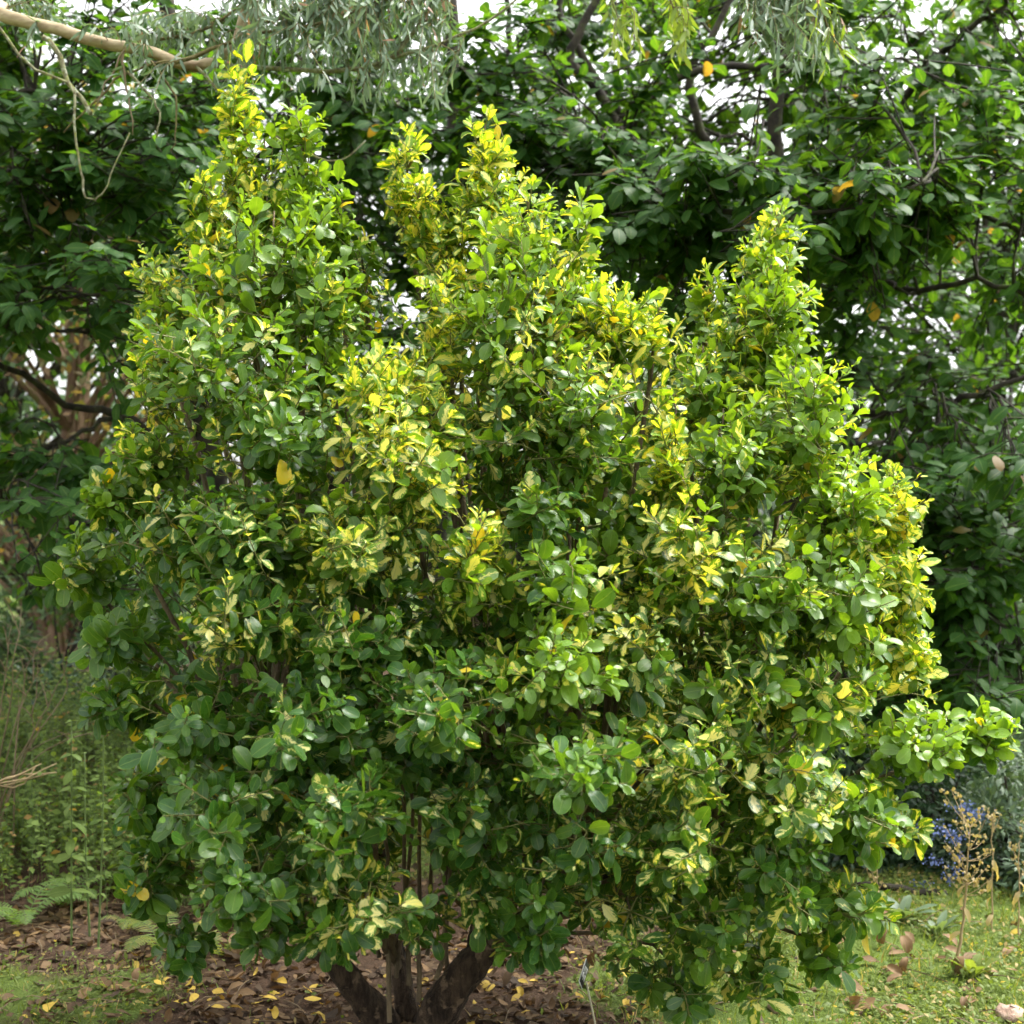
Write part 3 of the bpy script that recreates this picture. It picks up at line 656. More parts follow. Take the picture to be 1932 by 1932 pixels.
FAR = [("light green leafy tree standing far behind the long dark boughs", -4.9, 14.5, 5.8, 2.7, 7500, .13, .6, .05),
       ("tall dark tree far behind the shrub's twin-tipped spire", -1.9, 15.0, 6.2, 2.0, 5200, .12, .3, .02),
       ("leafy tree far behind the shrub's middle spire", .3, 15.5, 6.2, 2.0, 4600, .12, .35, .02),
       ("bright green tree far behind the mossy limbs", 2.8, 14.0, 5.2, 2.2, 4200, .12, .6, .02),
       ("tall leafy tree far behind the blue-flowered bush", 5.0, 14.0, 6.8, 2.6, 9500, .12, .5, .02)]
for lab, x, y, h, w, n, lf, li, de in FAR:
    far_tree("distant_tree", lab, x, y, h, w, n, lf, li, dead=de)
far_tree("conifer_tree", "brown and mossy conifer seen through gaps above the weedy bank", -3.7, 11.5, 4.6, 1.7, 6500, .085, .45, trunk_r=.17, dead=.45, low=.12,
         bark=mat_bark("brown_conifer_bark", (.10, .06, .038), (.20, .13, .085), moss=(.13, .12, .04), scale=9))
L = Leaves()
m = 9000                                                     # far wood: one mass of leaves behind everything
xx = rng.uniform(-22, 22, m); yy = rng.uniform(21, 27, m)
hh = 3.6 + 1.0 * np.sin(xx * .55 + 1) + .8 * np.sin(xx * 1.7)
zz = rng.uniform(0, 1, m) ** .8 * hh
at_ = np.zeros((m, 4)); at_[:, 1] = np.clip(rng.normal(.35, .25, m) + .25 * np.sin(xx * 1.9) * np.sin(zz * 2.2), 0, 1); at_[:, 2] = rng.random(m)
L.add(np.stack([xx, yy, zz], -1), nrm(rng.normal(size=(m, 3)) + [0, 0, -.3]), np.array([0, -.5, .8]) + rng.normal(0, .4, (m, 3)), rng.uniform(.25, .5, m), rng.uniform(.15, .3, m), .4, .1, at_)
o = L.build("distant_woodland", m_far, None, SIMPLE, 3); tag(o, "dense mass of distant woodland closing the view", kind="stuff")

# ------------------------------------------------------------------ eucalyptus hanging in from above
EB = np.array([-3.6, 5.6, -.05])
euc = empty("eucalyptus_tree", EB, "eucalyptus with pale peeling limb and hanging narrow grey-green leaves", "tree")
g = Geo(); tr = curve([EB, EB + [.05, 0, 1.6], EB + [0, -.1, 3.4], EB + [.35, -.2, 4.6], EB + [.9, -.3, 5.6]], 14); g.tube(tr, np.linspace(.17, .07, 14), 10, .04); g.build("trunk", m_eucbark, euc)
ED = 5.15
def epath(pts, r0, r1, mat, n=14, d=ED, sides=8, name="limb", wob=.004, rough=.05):
    g = Geo(); p = curve([q if isinstance(q, np.ndarray) else at(q[0], q[1], q[2] if len(q) > 2 else d) for q in pts], n, wob)
    g.tube(p, np.linspace(r0, r1, n), sides, rough); g.build(name, mat, euc); return p
l1 = epath([tr[8], (-60, -5, 5.3), (0, 25), (130, 62), (260, 92), (350, 122), (400, 118), (440, 85), (462, 20), (480, -80)], .028, .015, m_eucbark, 26)
l2 = epath([tr[11], at(300, -330, 5.4), at(760, -250, 5.3), at(1100, -140, 5.2), at(1400, -110, 5.1), at(1560, -40, 5.1)], .045, .016, m_eucbark, 20)
tws = [epath([(385, 122), (500, 128), (650, 132), (720, 118), (760, 85), (800, 30), (830, -40)], .010, .006, m_lichen, 18, sides=6, name="branch"),
       epath([(700, 125), (790, 95), (880, 62), (960, 8), (1000, -40)], .007, .004, m_lichen, 12, sides=6, name="branch"),
       epath([(370, 125), (420, 180), (470, 230), (540, 262), (600, 300), (650, 300), (690, 265)], .007, .003, m_lichen, 16, d=5.1, sides=6, name="branch"),
       epath([(80, 70), (112, 100), (132, 160), (160, 195), (172, 216)], .011, .008, m_lichen, 12, d=5.05, sides=6, name="branch"),
       epath([(-10, 40), (60, 125), (135, 165), (140, 240), (152, 320), (158, 365), (172, 378), (188, 370), (212, 325), (245, 250)], .006, .0025, m_lichen, 26, d=5.0, sides=6, name="branch"),
       epath([(330, 115), (240, 135), (180, 190), (120, 250)], .005, .003, m_eutwig, 12, d=5.1, sides=6, name="branch"),
       epath([(235, 95), (205, 150), (180, 205)], .005, .002, m_rust, 8, d=5.05, sides=4, name="branch"),
       epath([(232, 100), (238, 170), (250, 255)], .006, .002, m_rust, 8, d=5.05, sides=4, name="branch"),
       epath([(240, 135), (280, 180), (300, 215), (296, 260)], .006, .003, m_lichen, 10, d=5.05, sides=6, name="branch"),
       epath([(285, 115), (330, 180), (330, 240), (322, 285)], .005, .002, m_eutwig, 10, d=5.1, sides=4, name="branch"),
       epath([(330, 118), (420, 85), (500, 60), (600, 45), (700, 10), (740, -30)], .008, .004, m_eutwig, 14, d=5.1, sides=6, name="branch"),
       epath([(455, 60), (560, 20), (650, -30)], .008, .005, m_eutwig, 10, sides=6, name="branch"),
       epath([(230, 85), (350, 65), (430, 30), (500, -40)], .007, .004, m_eutwig, 12, d=5.25, sides=6, name="branch"),
       epath([at(1400, -110, 5.1), (1430, -30), (1450, 40), (1480, 80)], .006, .003, m_eutwig, 10, sides=4, name="branch"),
       epath([at(1480, -80, 5.1), (1530, -10), (1560, 50), (1590, 95)], .006, .003, m_eutwig, 10, sides=4, name="branch"),
       epath([at(1250, -130, 5.15), (1262, -10), (1280, 50), (1290, 85)], .004, .002, m_eutwig, 10, sides=4, name="branch"),
       epath([at(1180, -135, 5.15), (1170, -10), (1200, 50), (1190, 95)], .004, .002, m_eutwig, 10, sides=4, name="branch")]
EL = Leaves(); ET = Geo()
def euc_spray(tip, a, n, yl=0., dead=.02, size=.055, w=.20):
    """a hanging twig with narrow leaves ending at tip, growing from point a"""
    mid = (a + tip) / 2 + np.array([rng.normal(0, .03), rng.normal(0, .03), .05])
    path = curve([a, mid, tip], 8); ET.tube(path, np.linspace(.0026, .001, 8), 3)
    ln = np.linspace(.2, 1, n); p = np.stack([np.interp(ln, np.linspace(0, 1, 8), path[:, k]) for k in range(3)], -1)
    ax = nrm(tip - mid)
    d = nrm(ax * .5 + rng.normal(0, .55, (n, 3)) + np.array([0, 0, -.62]))
    nn = rng.normal(size=(n, 3)) * .7 + np.array([.2, -.5, .5])
    S = size * rng.uniform(.7, 1.25, n); at_ = np.zeros((n, 4)); at_[:, 1] = np.clip(rng.normal(.45, .25, n), 0, 1); at_[:, 2] = rng.random(n)
    at_[:, 3] = np.where(rng.random(n) < dead, 1, 0)
    EL.add(p, d, nn, S, S * w, rng.normal(.3, .3, n), .15, at_)
ap = np.concatenate([l1] + tws[:3] + [tws[10], tws[11], tws[12]])
def sprays(x0, x1, y0, y1, n, dep=.35, src=None, k=14, **kw):
    s_ = ap if src is None else src
    for _ in range(n):
        tip = at(rng.uniform(x0, x1), rng.uniform(y0, y1), ED + rng.normal(0, dep * .5))
        c = np.linalg.norm(s_ - (tip + [0, 0, .22]), axis=1); a = s_[np.argsort(c)[rng.integers(0, 3)]]
        euc_spray(tip, a, k, **kw)
sprays(430, 830, 0, 110, 90); sprays(250, 560, 20, 130, 40); sprays(660, 840, 90, 205, 40); sprays(380, 700, 100, 170, 24); sprays(560, 850, 10, 80, 40, dead=.08); sprays(0, 260, 10, 90, 16); sprays(200, 330, 130, 190, 4)
sprays(1400, 1560, 10, 100, 34, src=np.concatenate([tws[13], tws[14]]), size=.065); sprays(1450, 1610, 40, 135, 24, src=tws[14], size=.07); sprays(1390, 1480, -20, 60, 16, src=tws[13], size=.06)
ET.build("twigs", m_eutwig, euc, kind="stuff")
EL.build("foliage", m_euc, euc, LANCE, 3, nparts=0)
EL = Leaves(); ET = Geo()
sprays(1240, 1310, 30, 110, 12, src=tws[15], size=.06, w=.27, k=11); sprays(1150, 1220, 60, 125, 7, src=tws[16], size=.055, w=.27, k=10); sprays(1540, 1625, 30, 135, 8, src=tws[14], size=.07, k=10)
ET.build("twigs", m_eutwig, euc, kind="stuff")
m_eucy = mat_leaf("young_yellow_green_leaf", (.13, .21, .03), (.30, .36, .06), trans=.45, rough=.5, tint=(1.6, 1.6, .6))
o = EL.build("young_foliage", m_eucy, euc, LANCE, 3); o["label"] = "yellow-green young leaves on hanging twigs"

# ------------------------------------------------------------------ bushes
def bush(name, label, c, rad, n, leaf, mat, light=.4, w=.55, nstem=9, group=None, bark=None, clump=24, ol=SIMPLE):
    c = np.array(c, float); z = float(ground_z(c[0], c[1])); b = np.array([c[0], c[1], z - .03]); rad = np.array(rad, float)
    t = empty(name, b, label, "bush", group); L = Leaves(); g = Geo(); cent = []
    for k in range(clump):
        v = rng.normal(size=3); v[1] = -abs(v[1]) if rng.random() < .6 else v[1]; v = nrm(v)
        p = c + v * rad * rng.uniform(.45, 1.) ; p[2] = max(p[2], z + .08); cent.append(p)
        g.tube(curve([b + rng.normal(0, .05, 3) * [1, 1, 0], (b + p) / 2 + rng.normal(0, .05, 3), p], 6), np.linspace(.012, .004, 6), 4)
    for p in cent:
        m = n // clump; cr = rad.min() * rng.uniform(.28, .5)
        pos = p + nrm(rng.normal(size=(m, 3))) * cr * rng.uniform(.3, 1, (m, 1)) * np.array([1.1, 1, .8]); pos[:, 2] = np.maximum(pos[:, 2], z + .03)
        o_ = nrm(pos - p); d = nrm(o_ + rng.normal(0, .5, (m, 3)) + [0, 0, -.1]); nn = np.array([0, -.4, .9]) + rng.normal(0, .45, (m, 3))
        S = leaf * rng.uniform(.7, 1.2, m); at_ = np.zeros((m, 4)); at_[:, 1] = np.clip(rng.normal(light, .22, m), 0, 1); at_[:, 2] = rng.random(m)
        L.add(pos, d, nn, S, S * w, rng.normal(.3, .3, m), .15, at_)
    g.build("branches", bark or m_limb, t, kind="stuff"); L.build("foliage", mat, t, ol, 3)
    return t, cent
bush("dark_bush", "low dark glossy bush at the top of the weedy bank", at(330, 1300, 8.6), (.95, .6, .62), 4200, .055, m_dark, .35)
bush("feathery_bush", "soft mid-green feathery bush behind the bare tan twigs", at(110, 1180, 9.2), (.75, .5, .80), 5200, .07, m_far, .45, w=.26)
bush("feathery_bush", "loose green bush between the dark bush and the shady tree", at(250, 1120, 9.6), (.8, .5, .55), 3600, .06, m_far, .7, w=.4)
ce, cc = bush("flowering_bush", "dark small-leaved bush carrying bright blue flower clusters", at(1760, 1560, 6.5), (.85, .62, .52), 9000, .040, m_dark, .5, clump=46)
for px, py, d, s in ((1818, 1525, 5.98, 1.), (1832, 1532, 5.96, 1.1), (1850, 1538, 5.97, .9), (1780, 1568, 5.95, 1.2), (1795, 1575, 5.94, .9), (1740, 1560, 5.98, .6),
                     (1806, 1585, 5.93, .6), (1815, 1618, 5.92, .7), (1760, 1625, 5.92, .7), (1804, 1645, 5.92, .8), (1738, 1672, 5.95, .8), (1752, 1680, 5.94, .6), (1790, 1660, 5.93, .5)):
    d -= .17; L = Leaves(); m = int(60 * s); c = at(px, py, d); pos = c + rng.normal(size=(m, 3)) * np.array([.026, .017, .016]) * s
    at_ = np.zeros((m, 4)); at_[:, 2] = rng.random(m)
    L.add(pos, nrm(rng.normal(size=(m, 3))), rng.normal(size=(m, 3)), .011, .009, .3, .2, at_); L.build("flower_cluster", m_blue, ce, POINTED, 3, kind="stuff")
bush("grey_bush", "grey-green fine-leaved bush beside the blue-flowered bush", at(1925, 1580, 6.0), (.34, .4, .42), 3600, .045, m_grey, .45, w=.35)
bush("leafy_bush", "pale sage-coloured bush behind the blue-flowered bush", at(1860, 1330, 8.2), (.8, .5, .45), 4200, .06, m_grey, .6, w=.5)
bush("dark_bush", "dense dark bush in the shade behind the shrub's long side branch", at(1620, 1430, 7.4), (.8, .5, .55), 3600, .055, m_dark, .3)
bush("dark_bush", "shaded bush growing low behind the shrub's trunks", at(800, 1500, 8.2), (1.3, .5, .5), 4000, .06, m_far, .4)

# fallen branch under the flowering bush
g = Geo(); p0 = at(1670, 1690, 5.8); g.tube(curve([at(1610, 1668, 5.75), at(1700, 1675, 5.7), at(1780, 1690, 5.7), at(1830, 1725, 5.6)], 10, .006), np.linspace(.010, .022, 10), 6, .1)
o = g.build("fallen_branch", m_limb, origin=at(1830, 1735, 5.6)); tag(o, "dark dead branch lying low under the blue-flowered bush", "branch")

# ------------------------------------------------------------------ weeds, ferns and stalks
def on_ground(px, d):
    p = at(px, 1000, d); p[2] = float(ground_z(p[0], p[1])); return p

L = Leaves(); g = Geo()
for k in range(3000):                                         # low weeds on the bank
    y = rng.uniform(5.35, 8.0); x = rng.uniform(-.5 * .76 * y - .2, -.55 - .2 * rng.random()); z = float(ground_z(x, y))
    if rng.random() > sstep(5.2, 5.9, y + .25 * math.sin(x * 4)): continue
    h = rng.uniform(.10, .36) + (.28 * rng.random() if rng.random() < .3 else 0); b = np.array([x, y, z]); tip = b + np.array([rng.normal(0, .06), rng.normal(0, .06), h])
    n = int(rng.integers(7, 15)); t = np.linspace(.2, 1, n)[:, None]
    p = b + (tip - b) * t; a = np.arange(n) * 2.2 + rng.uniform(0, 6)
    d = np.stack([np.cos(a), np.sin(a), rng.normal(.05, .3, n)], -1); S = rng.uniform(.020, .046) * rng.uniform(.7, 1.2, n)
    at_ = np.zeros((n, 4)); at_[:, 1] = np.clip(rng.normal(.5, .25, n), 0, 1); at_[:, 2] = rng.random(n); at_[:, 3] = rng.random(n) < .03
    L.add(p, d, np.array([0, -.2, 1.]) + rng.normal(0, .35, (n, 3)), S, S * .62, .5, .12, at_); rods([b], [tip], .0015, .001, g)
o = L.build("ground_cover_leaves", m_weed, None, (np.array([0, .45, 1.]), np.array([.12, 1., .06])), 2); tag(o, "tangle of low green weeds covering the bank", kind="stuff")
o = g.build("weed_stems", m_weedstem, kind="stuff"); tag(o, "thin stems of the low weeds covering the bank")

def nettle(px, d, top, label, lean=0., leaf=.06):
    b = on_ground(px, d); tipz = at(px, top, d)[2]
    t = empty("tall_weed", b - np.array([0, 0, .01]), label, "weed", "tall weeds on the bank")
    tip = np.array([b[0] + lean, b[1], tipz]); path = curve([b - [0, 0, .01], (b + tip) / 2 + [lean * .3, 0, 0], tip], 10)
    g = Geo(); g.tube(path, np.linspace(.0045, .002, 10), 6); g.build("stem", m_weedstem, t)
    L = Leaves(); n = 22; tt = np.repeat(np.linspace(.25, 1, n // 2), 2); p = np.stack([np.interp(tt, np.linspace(0, 1, 10), path[:, k]) for k in range(3)], -1)
    a = np.arange(n) * math.pi + np.repeat(np.arange(n // 2) * 1.57, 2) + rng.normal(0, .3, n)
    dd = np.stack([np.cos(a), np.sin(a), rng.normal(-.15, .2, n)], -1); S = leaf * (1.1 - .7 * tt) * rng.uniform(.7, 1.2, n)
    at_ = np.zeros((n, 4)); at_[:, 1] = rng.uniform(.3, .8, n); at_[:, 2] = rng.random(n)
    L.add(p, dd, np.array([0, -.2, 1.]) + rng.normal(0, .25, (n, 3)), S, S * .5, .8, .15, at_, .1); L.build("foliage", m_weed, t, POINTED, 3, nparts=n)
nettle(135, 5.05, 1360, "tall green weed with broad drooping leaves on the litter's edge", .0, .10)
nettle(170, 5.1, 1420, "slim upright weed with small leaves beside the broad-leaved weed", -.02, .035)
nettle(185, 5.0, 1345, "leaning thin-stemmed weed growing out of the brown litter", .02, .03)
nettle(262, 5.7, 1400, "weed with toothed leaves against the dark bush", .0, .09)
nettle(60, 5.9, 1420, "short nettle-like weed below the bare tan twigs", .0, .08)
nettle(350, 5.5, 1420, "weed half hidden under the shrub's drooping branches", .02, .06)

t = empty("bare_twiggy_shrub", on_ground(-10, 6.0) - np.array([0, 0, .02]), "leafless shrub of tan arching twigs above the weeds", "shrub")
for pts in ([(0, 1530), (20, 1400), (60, 1290), (110, 1220)], [(-10, 1500), (15, 1350), (30, 1230), (40, 1150)], [(0, 1560), (60, 1400), (130, 1300), (95, 1250)], [(20, 1480), (40, 1330), (55, 1240), (95, 1195)],
            [(-10, 1460), (5, 1330), (12, 1250), (22, 1180)], [(10, 1500), (80, 1420), (140, 1390), (205, 1385)], [(0, 1520), (70, 1370), (105, 1300), (150, 1215)], [(30, 1450), (60, 1400), (60, 1340), (90, 1280)]):
    g = Geo(); b = np.array(t.location) + rng.normal(0, .04, 3) * [1, 1, 0]
    p = curve([b] + [at(x, y, 6.0 + rng.normal(0, .05)) for x, y in pts], 14, .005); g.tube(p, np.linspace(.0042, .0014, 14), 4)
    for k in range(3):
        i = rng.integers(6, 13); e = p[i] + np.array([rng.normal(0, .12), rng.normal(0, .05), rng.uniform(.02, .16)]); g.tube(curve([p[i], (p[i] + e) / 2 + [0, 0, .02], e], 4), np.linspace(.003, .0012, 4), 3)
    g.build("twig", m_rust, t)
g = Geo()
for k in range(5): g.tube(curve([at(-40, 1472 + rng.uniform(0, 26), 5.6), at(rng.uniform(10, 40), 1466 + rng.uniform(-8, 18), 5.65), at(rng.uniform(60, 125), 1446 + rng.uniform(-8, 14), 5.7)], 6, .003), np.linspace(.004, .0022, 6), 4)
b_ = on_ground(20, 5.62); o = g.build("cut_stems", m_dry, origin=b_); tag(o, "bundle of pale dry cut stems lying on the weeds", "stems")

def fern(px, d, size, label, nf=7, dead=0.):
    b = on_ground(px, d) - np.array([0, 0, .01]); t = empty("fern", b, label, "fern", "ferns by the leaf litter")
    for k in range(nf):
        a = k * 6.283 / nf + rng.normal(0, .3); ln = size * rng.uniform(.7, 1.1); o_ = np.array([math.cos(a), math.sin(a), 0])
        path = curve([b, b + o_ * ln * .35 + [0, 0, ln * .42], b + o_ * ln * .75 + [0, 0, ln * .52], b + o_ * ln + [0, 0, ln * .38]], 24)
        L = Leaves(); n = 22; p = path[2:2 + n]; tg = nrm(np.gradient(path, axis=0))[2:2 + n]; sd = nrm(np.cross(tg, [0, 0, 1.])); up_ = np.cross(sd, tg)
        prof = ln * .26 * np.sin(np.pi * (.18 + .80 * np.linspace(0, 1, n))) ** .9
        for s in (-1, 1):
            at_ = np.zeros((n, 4)); at_[:, 1] = rng.uniform(.3, .7, n); at_[:, 2] = rng.random(n); at_[:, 3] = dead * rng.random(n)
            L.add(p, sd * s + tg * .35 + rng.normal(0, .06, (n, 3)), up_, prof, ln * .034, .5, .1, at_)
        f = L.build("frond", m_fern, t, LANCE, 3, kind=None)
        g = Geo(); g.tube(path, np.linspace(.0022, .0008, 24), 3); g.build("stalk", m_weedstem, f)
fern(40, 5.3, .26, "large green fern beside the broad-leaved weed", 9)
fern(120, 5.55, .24, "fern spreading behind the tall weeds", 8)
fern(310, 5.0, .22, "pale yellowish fern under the shrub's lowest drooping branch", 7, .4)
fern(420, 4.95, .20, "small yellowing fern in the brown litter", 7, .5)
fern(470, 5.15, .22, "small fern growing near the shrub's dark leaning trunk", 7, .3)
fern(250, 5.25, .18, "little fern in brown litter between tall weeds and shrub", 6, .4)

def seed_stalk(px, d, top, label, heads, spread, lean=.0, leaf=True):
    b = on_ground(px, d) - np.array([0, 0, .01]); t = empty("seedhead_plant", b, label, "plant", "dry stalks on the turf")
    tip = at(px, top, d); tip[0] += lean; path = curve([b, b * .5 + tip * .5 + [lean * .2, 0, 0], tip], 14, .002)
    g = Geo(); g.tube(path, np.linspace(.0065 if heads > 60 else .0035, .0018, 14), 6); g.build("stalk", m_dry, t)
    h = Geo(); L = Leaves(); pos = []
    for k in range(heads // 5):
        i = rng.integers(7, 14); s0 = path[i]; a = rng.uniform(0, 6.283); e = s0 + np.array([math.cos(a) * spread, math.sin(a) * spread, rng.uniform(.03, .13)]) * rng.uniform(.5, 1.1)
        pp = curve([s0, (s0 + e) / 2 + [0, 0, -.01], e], 5); h.tube(pp, np.linspace(.0018, .0009, 5), 3)
        for _ in range(5):
            q = pp[rng.integers(2, 5)] + rng.normal(0, .008, 3); pos.append(q)
    h.build("panicle", m_dry, t, kind="stuff")
    pos = np.array(pos); m = len(pos)
    for s in range(2):
        L.add(pos, nrm(rng.normal(size=(m, 3)) * .5 + [0, 0, 1]), rng.normal(size=(m, 3)), .013, .010, .9, .6, np.tile([0, .8, .3, 0], (m, 1)))
    L.build("seed_pods", mat_leaf("seed_pod", (.27, .21, .11), (.40, .32, .18), trans=.2, rough=.7), t, POINTED, 3, kind="stuff")
    if leaf:
        L = Leaves(); n = 5; p = path[[2, 4, 6, 7, 8]]; a = rng.uniform(0, 6.28, n)
        L.add(p, np.stack([np.cos(a), np.sin(a), -rng.uniform(.2, .9, n)], -1), np.array([0, -.4, .8]) + rng.normal(0, .3, (n, 3)), .06, .02, 1.4, .3, np.tile([0, .8, .4, 0], (n, 1)), .2)
        L.build("withered_leaves", mat_leaf("withered_leaf", (.27, .21, .10), (.40, .31, .16), trans=.3, rough=.7), t, POINTED, 3, kind="stuff")
seed_stalk(1800, 4.78, 1560, "stout straw-coloured stalk with a branching dry seed head", 150, .085, .055)
seed_stalk(1872, 5.25, 1535, "thin straw-coloured stalk with sparse pods beside the stout seed head", 25, .03)
seed_stalk(1922, 5.1, 1590, "thin dry stalk in front of the grey-green bush", 20, .03)
seed_stalk(1655, 5.4, 1640, "short dry reddish stalk in front of the fallen branch", 15, .04)

def rosette(px, d, size, label, n=9, mat=None):
    b = on_ground(px, d); t = empty("broadleaf_weed", b, label, "weed", "broad-leaved weeds on the turf"); L = Leaves(); a = np.arange(n) * 2.4
    at_ = np.zeros((n, 4)); at_[:, 1] = rng.uniform(.5, 1, n); at_[:, 2] = rng.random(n)
    L.add(np.tile(b - [0, 0, .005], (n, 1)), np.stack([np.cos(a) * .6, np.sin(a) * .6, rng.uniform(.5, 1.3, n)], -1), np.stack([-np.cos(a), -np.sin(a), np.ones(n) * .8], -1), size * rng.uniform(.7, 1.1, n), size * .3, .7, .2, at_, .15)
    L.build("foliage", mat or m_turf, t, BROAD, 3, nparts=n)
rosette(1700, 5.35, .16, "pale upright broad-leaved weed by the fallen branch", 8, m_grey)
rosette(1835, 4.75, .13, "bright green leaf rosette at the foot of the stout dry stalk", 10)
rosette(1770, 5.2, .11, "small leafy weed on the turf behind the stout dry stalk", 8, m_grey)

# ------------------------------------------------------------------ turf and litter
def scatter(n, x0, x1, y0, y1, f):
    x = rng.uniform(x0, x1, n); y = rng.uniform(y0, y1, n); k = rng.random(n) < f(x, y); return x[k], y[k]
x, y = scatter(90000, -2.4, 3.0, 4.1, 7.0, lambda x, y: np.clip(turf_share(x, y) * (.55 + .5 * np.sin(x * 5 + 1) * np.sin(y * 6)), 0.01, 1) * np.where((x < -.6) & (y > 5.2), .2, 1))
m = len(x); L = Leaves(); at_ = np.zeros((m, 4)); at_[:, 1] = np.clip(rng.normal(.5, .22, m) + .15 * np.sin(x * 3.1) * np.sin(y * 4), 0, 1); at_[:, 2] = rng.random(m); at_[:, 3] = (rng.random(m) < .16) * .8
d = rng.normal(size=(m, 3)) * [1, 1, .4] + [0, 0, .25]
L.add(np.stack([x, y, ground_z(x, y) + rng.uniform(.002, .034, m) * (1 + .6 * np.sin(x * 9) * np.sin(y * 11)), ], -1), d, np.array([0, -.15, 1.]) + rng.normal(0, .4, (m, 3)), rng.uniform(.010, .027, m), rng.uniform(.007, .016, m), .4, .1, at_)
o = L.build("moss_and_clover", m_turf, None, (np.array([0, .5, 1.]), np.array([.15, 1, .3])), 2); tag(o, "short bright green moss, clover and turf", kind="stuff")
x, y = scatter(30000, -2.4, 3.0, 4.1, 7.5, lambda x, y: np.clip(turf_share(x, y), .01, 1) * np.where((x < -.6) & (y > 5.2), .2, 1))
m = len(x); L = Leaves(); at_ = np.zeros((m, 4)); at_[:, 1] = np.clip(rng.normal(.55, .25, m), 0, 1); at_[:, 2] = rng.random(m); at_[:, 3] = (rng.random(m) < .12) * .9
L.add(np.stack([x, y, ground_z(x, y) - .004], -1), np.stack([rng.normal(0, .5, m), rng.normal(0, .5, m), np.ones(m)], -1), rng.normal(size=(m, 3)), rng.uniform(.025, .075, m), rng.uniform(.0025, .005, m), rng.normal(.8, .5, m), .1, at_)
o = L.build("grass", m_turf, None, (np.array([0, .5, 1.]), np.array([1., .8, .1])), 2); tag(o, "thin short grass blades growing through the turf", kind="stuff")

x, y = scatter(13000, -2.3, 2.8, 4.1, 6.6, lambda x, y: np.clip(1.05 - turf_share(x, y) * 1.0, .05, 1) * np.where(y > 5.6, .35, 1))
m = len(x); L = Leaves(); at_ = np.zeros((m, 4)); at_[:, 1] = np.clip(rng.normal(.4, .3, m), 0, 1); at_[:, 2] = rng.random(m)
yl = np.exp(-((x + .25) / .9) ** 2 - ((y - 4.4) / .5) ** 2) * .13 + .01
at_[:, 3] = (rng.random(m) < yl) * rng.uniform(.6, 1, m)
S = rng.uniform(.022, .065, m)
L.add(np.stack([x, y, ground_z(x, y) + rng.uniform(.003, .022, m)], -1), rng.normal(size=(m, 3)) * [1, 1, .22], np.array([0, 0, 1.]) + rng.normal(0, .32, (m, 3)), S, S * rng.uniform(.4, .65, m), rng.normal(.5, .9, m), rng.normal(.2, .25, m), at_, .12)
o = L.build("leaf_litter", m_litter, None, POINTED, 3); tag(o, "layer of brown fallen leaves on the soil under the shrub", kind="stuff")
g = Geo()
for k in range(160):
    yy = rng.uniform(4.2, 5.6); xx = rng.uniform(-2, 1.8); a = rng.uniform(0, 6.28); l_ = rng.uniform(.05, .25); z = float(ground_z(xx, yy)) + .012
    g.tube(curve([(xx, yy, z), (xx + math.cos(a) * l_ * .5, yy + math.sin(a) * l_ * .5, z + .012), (xx + math.cos(a) * l_, yy + math.sin(a) * l_, z)], 4, .003), .0022, 3)
o = g.build("fallen_twigs", m_rust, kind="stuff"); tag(o, "thin broken twigs scattered through the leaf litter")

def fallen(px, py, yellow, size, label, group):
    d = CAMZ / ((py / 1932 - .5) * 2 * TAN); p = at(px, py, d); p[2] = float(ground_z(p[0], p[1])) + .018
    L = Leaves(); a = rng.uniform(0, 6.28)
    L.add(p[None], np.array([[math.cos(a), math.sin(a), .08]]), np.array([[rng.normal(0, .2), -.25, 1.]]), size, size * rng.uniform(.4, .62), rng.normal(.6, 1.0), rng.uniform(0, .6), np.array([[0, rng.uniform(.6, 1.2), rng.random(), 1. if yellow else 0]]), .15)
    P, q, uv, at2 = L.verts(BROAD, 5)
    P[..., 2] += max(0., float(ground_z(p[0], p[1])) + .006 - P[..., 2].min())
    o = mesh_obj("fallen_leaf", P[0], q, m_litter, None, uv=uv, attr=np.repeat(at2, P.shape[1], 0), origin=P[0].mean(0)); tag(o, label, "leaf", group)
for k in range(26):
    fallen(rng.uniform(260, 660) if k % 2 else rng.uniform(850, 1400), rng.uniform(1855, 1930), True, rng.uniform(.038, .065), "fallen yellow leaf lying on the litter around the trunks", "yellow leaves on the litter")
fallen(105, 1898, True, .09, "large pale yellow leaf lying on the mossy turf beside the litter", None)
for k in range(34):
    fallen(rng.uniform(1560, 1925), rng.uniform(1750, 1915), False, rng.uniform(.04, .085), "fallen brown leaf lying on the bright green turf", "brown leaves on the turf")
for k in range(14):
    fallen(rng.uniform(150, 560), rng.uniform(1790, 1900), False, rng.uniform(.06, .11), "large brown leaf lying among the litter and ferns", "brown leaves by the ferns")

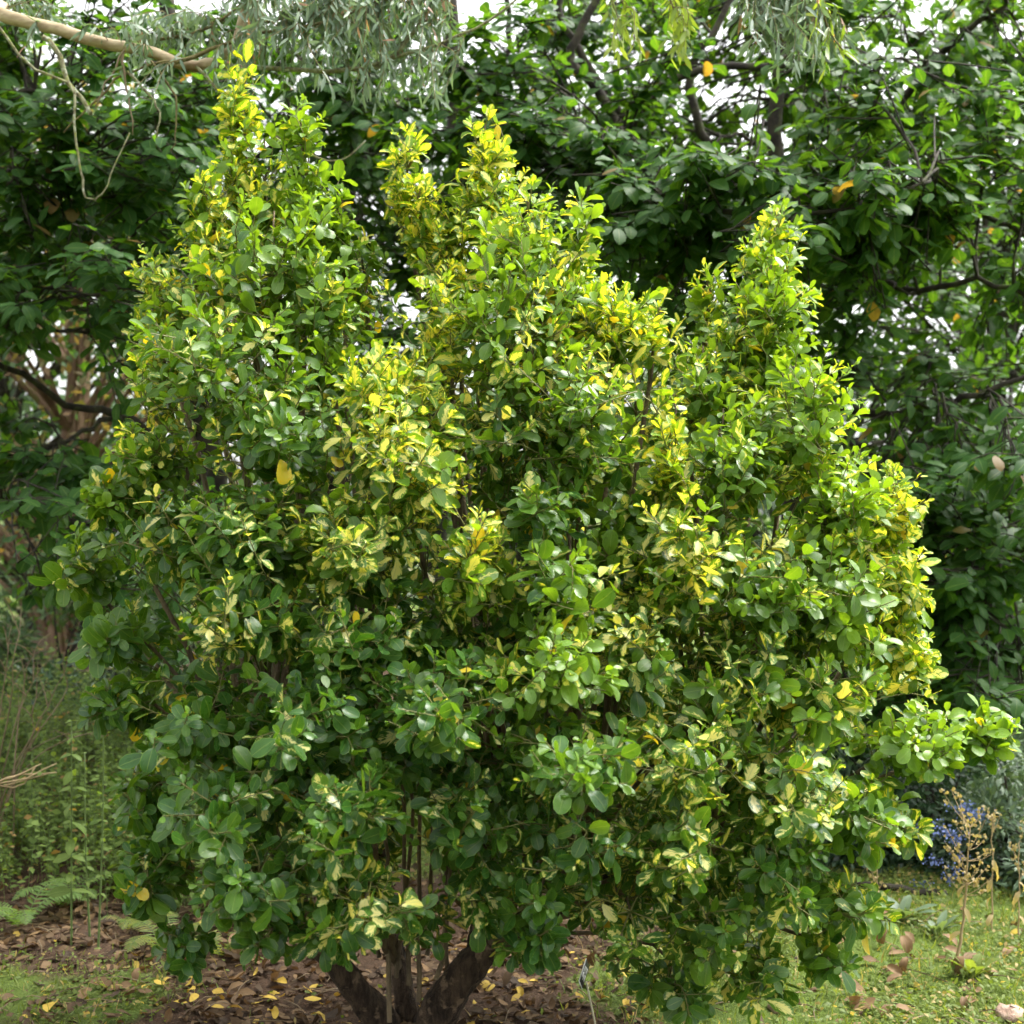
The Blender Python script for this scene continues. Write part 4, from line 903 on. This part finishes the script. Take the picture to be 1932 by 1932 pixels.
def stone(px, py, s, label):
    d = CAMZ / ((py / 1932 - .5) * 2 * TAN); p = at(px, py, d); p[2] = float(ground_z(p[0], p[1]))
    u = np.linspace(0, math.pi, 7)[:, None]; v = np.linspace(0, 2 * math.pi, 10, endpoint=False)[None]
    V = np.stack([np.sin(u) * np.cos(v), np.sin(u) * np.sin(v), np.cos(u) * .55 + 0 * v], -1) * s * (1 + .12 * rng.normal(size=(7, 10, 1))) + p + [0, 0, s * .25]
    i = np.arange(6)[:, None]; j = np.arange(10)[None]; jn = (j + 1) % 10
    q = np.stack(np.broadcast_arrays(i * 10 + j, (i + 1) * 10 + j, (i + 1) * 10 + jn, i * 10 + jn), -1)
    o = mesh_obj("stone", V, q, m_stone, None, origin=p); tag(o, label, "stone")
stone(1905, 1918, .05, "pale rounded stone on the turf by the dry stalks")
stone(1470, 1912, .035, "small pinkish stone on the turf under the shrub's edge")

# ------------------------------------------------------------------ plant label
d = 4.15; pb = at(1133, 1974, d); pb[2] = float(ground_z(pb[0], pb[1])) - .03
t = empty("plant_label", pb, "small black plant label with white lettering on a thin metal stake", "label")
ptop = at(1106, 1852, d)
g = Geo(); g.tube(curve([pb, (pb + ptop) / 2, ptop], 6), .0032, 6); g.build("stake", mat_plain("dull_metal_stake", (.40, .38, .26), .5), t)
a = np.array([.025, .070, .044]); b = np.array([.0098, .0146, -.0290]); n_ = nrm(np.cross(a, b))
if n_[1] > 0: n_ = -n_
pc = at(1102, 1837, d); g = Geo(); g.box(pc, a, b, n_ * .002); pl = g.build("plate", mat_plain("black_plate", (.018, .020, .022), .35), t, smooth=False)
g = Geo(); mw = mat_plain("pale_print", (.72, .74, .72), .5)
for bv, words in ((-.22, ((-.22, .0), (.03, .26))), (.02, ((-.26, -.05), (-.02, .10), (.13, .30))), (.30, ((-.24, .02), (.06, .32)))):
    for u0, u1 in words: g.box(pc + a * (u0 + u1) / 2 + b * bv + n_ * .0012, a * (u1 - u0), b * .09, n_ * .0006)
g.build("lettering", mw, pl, smooth=False)
g = Geo()
g.box(pc - a * .5, a * .02, b * 1.02, n_ * .0026); g.box(pc - b * .5, a, b * .05, n_ * .0026); g.build("edge", mw, pl, smooth=False)
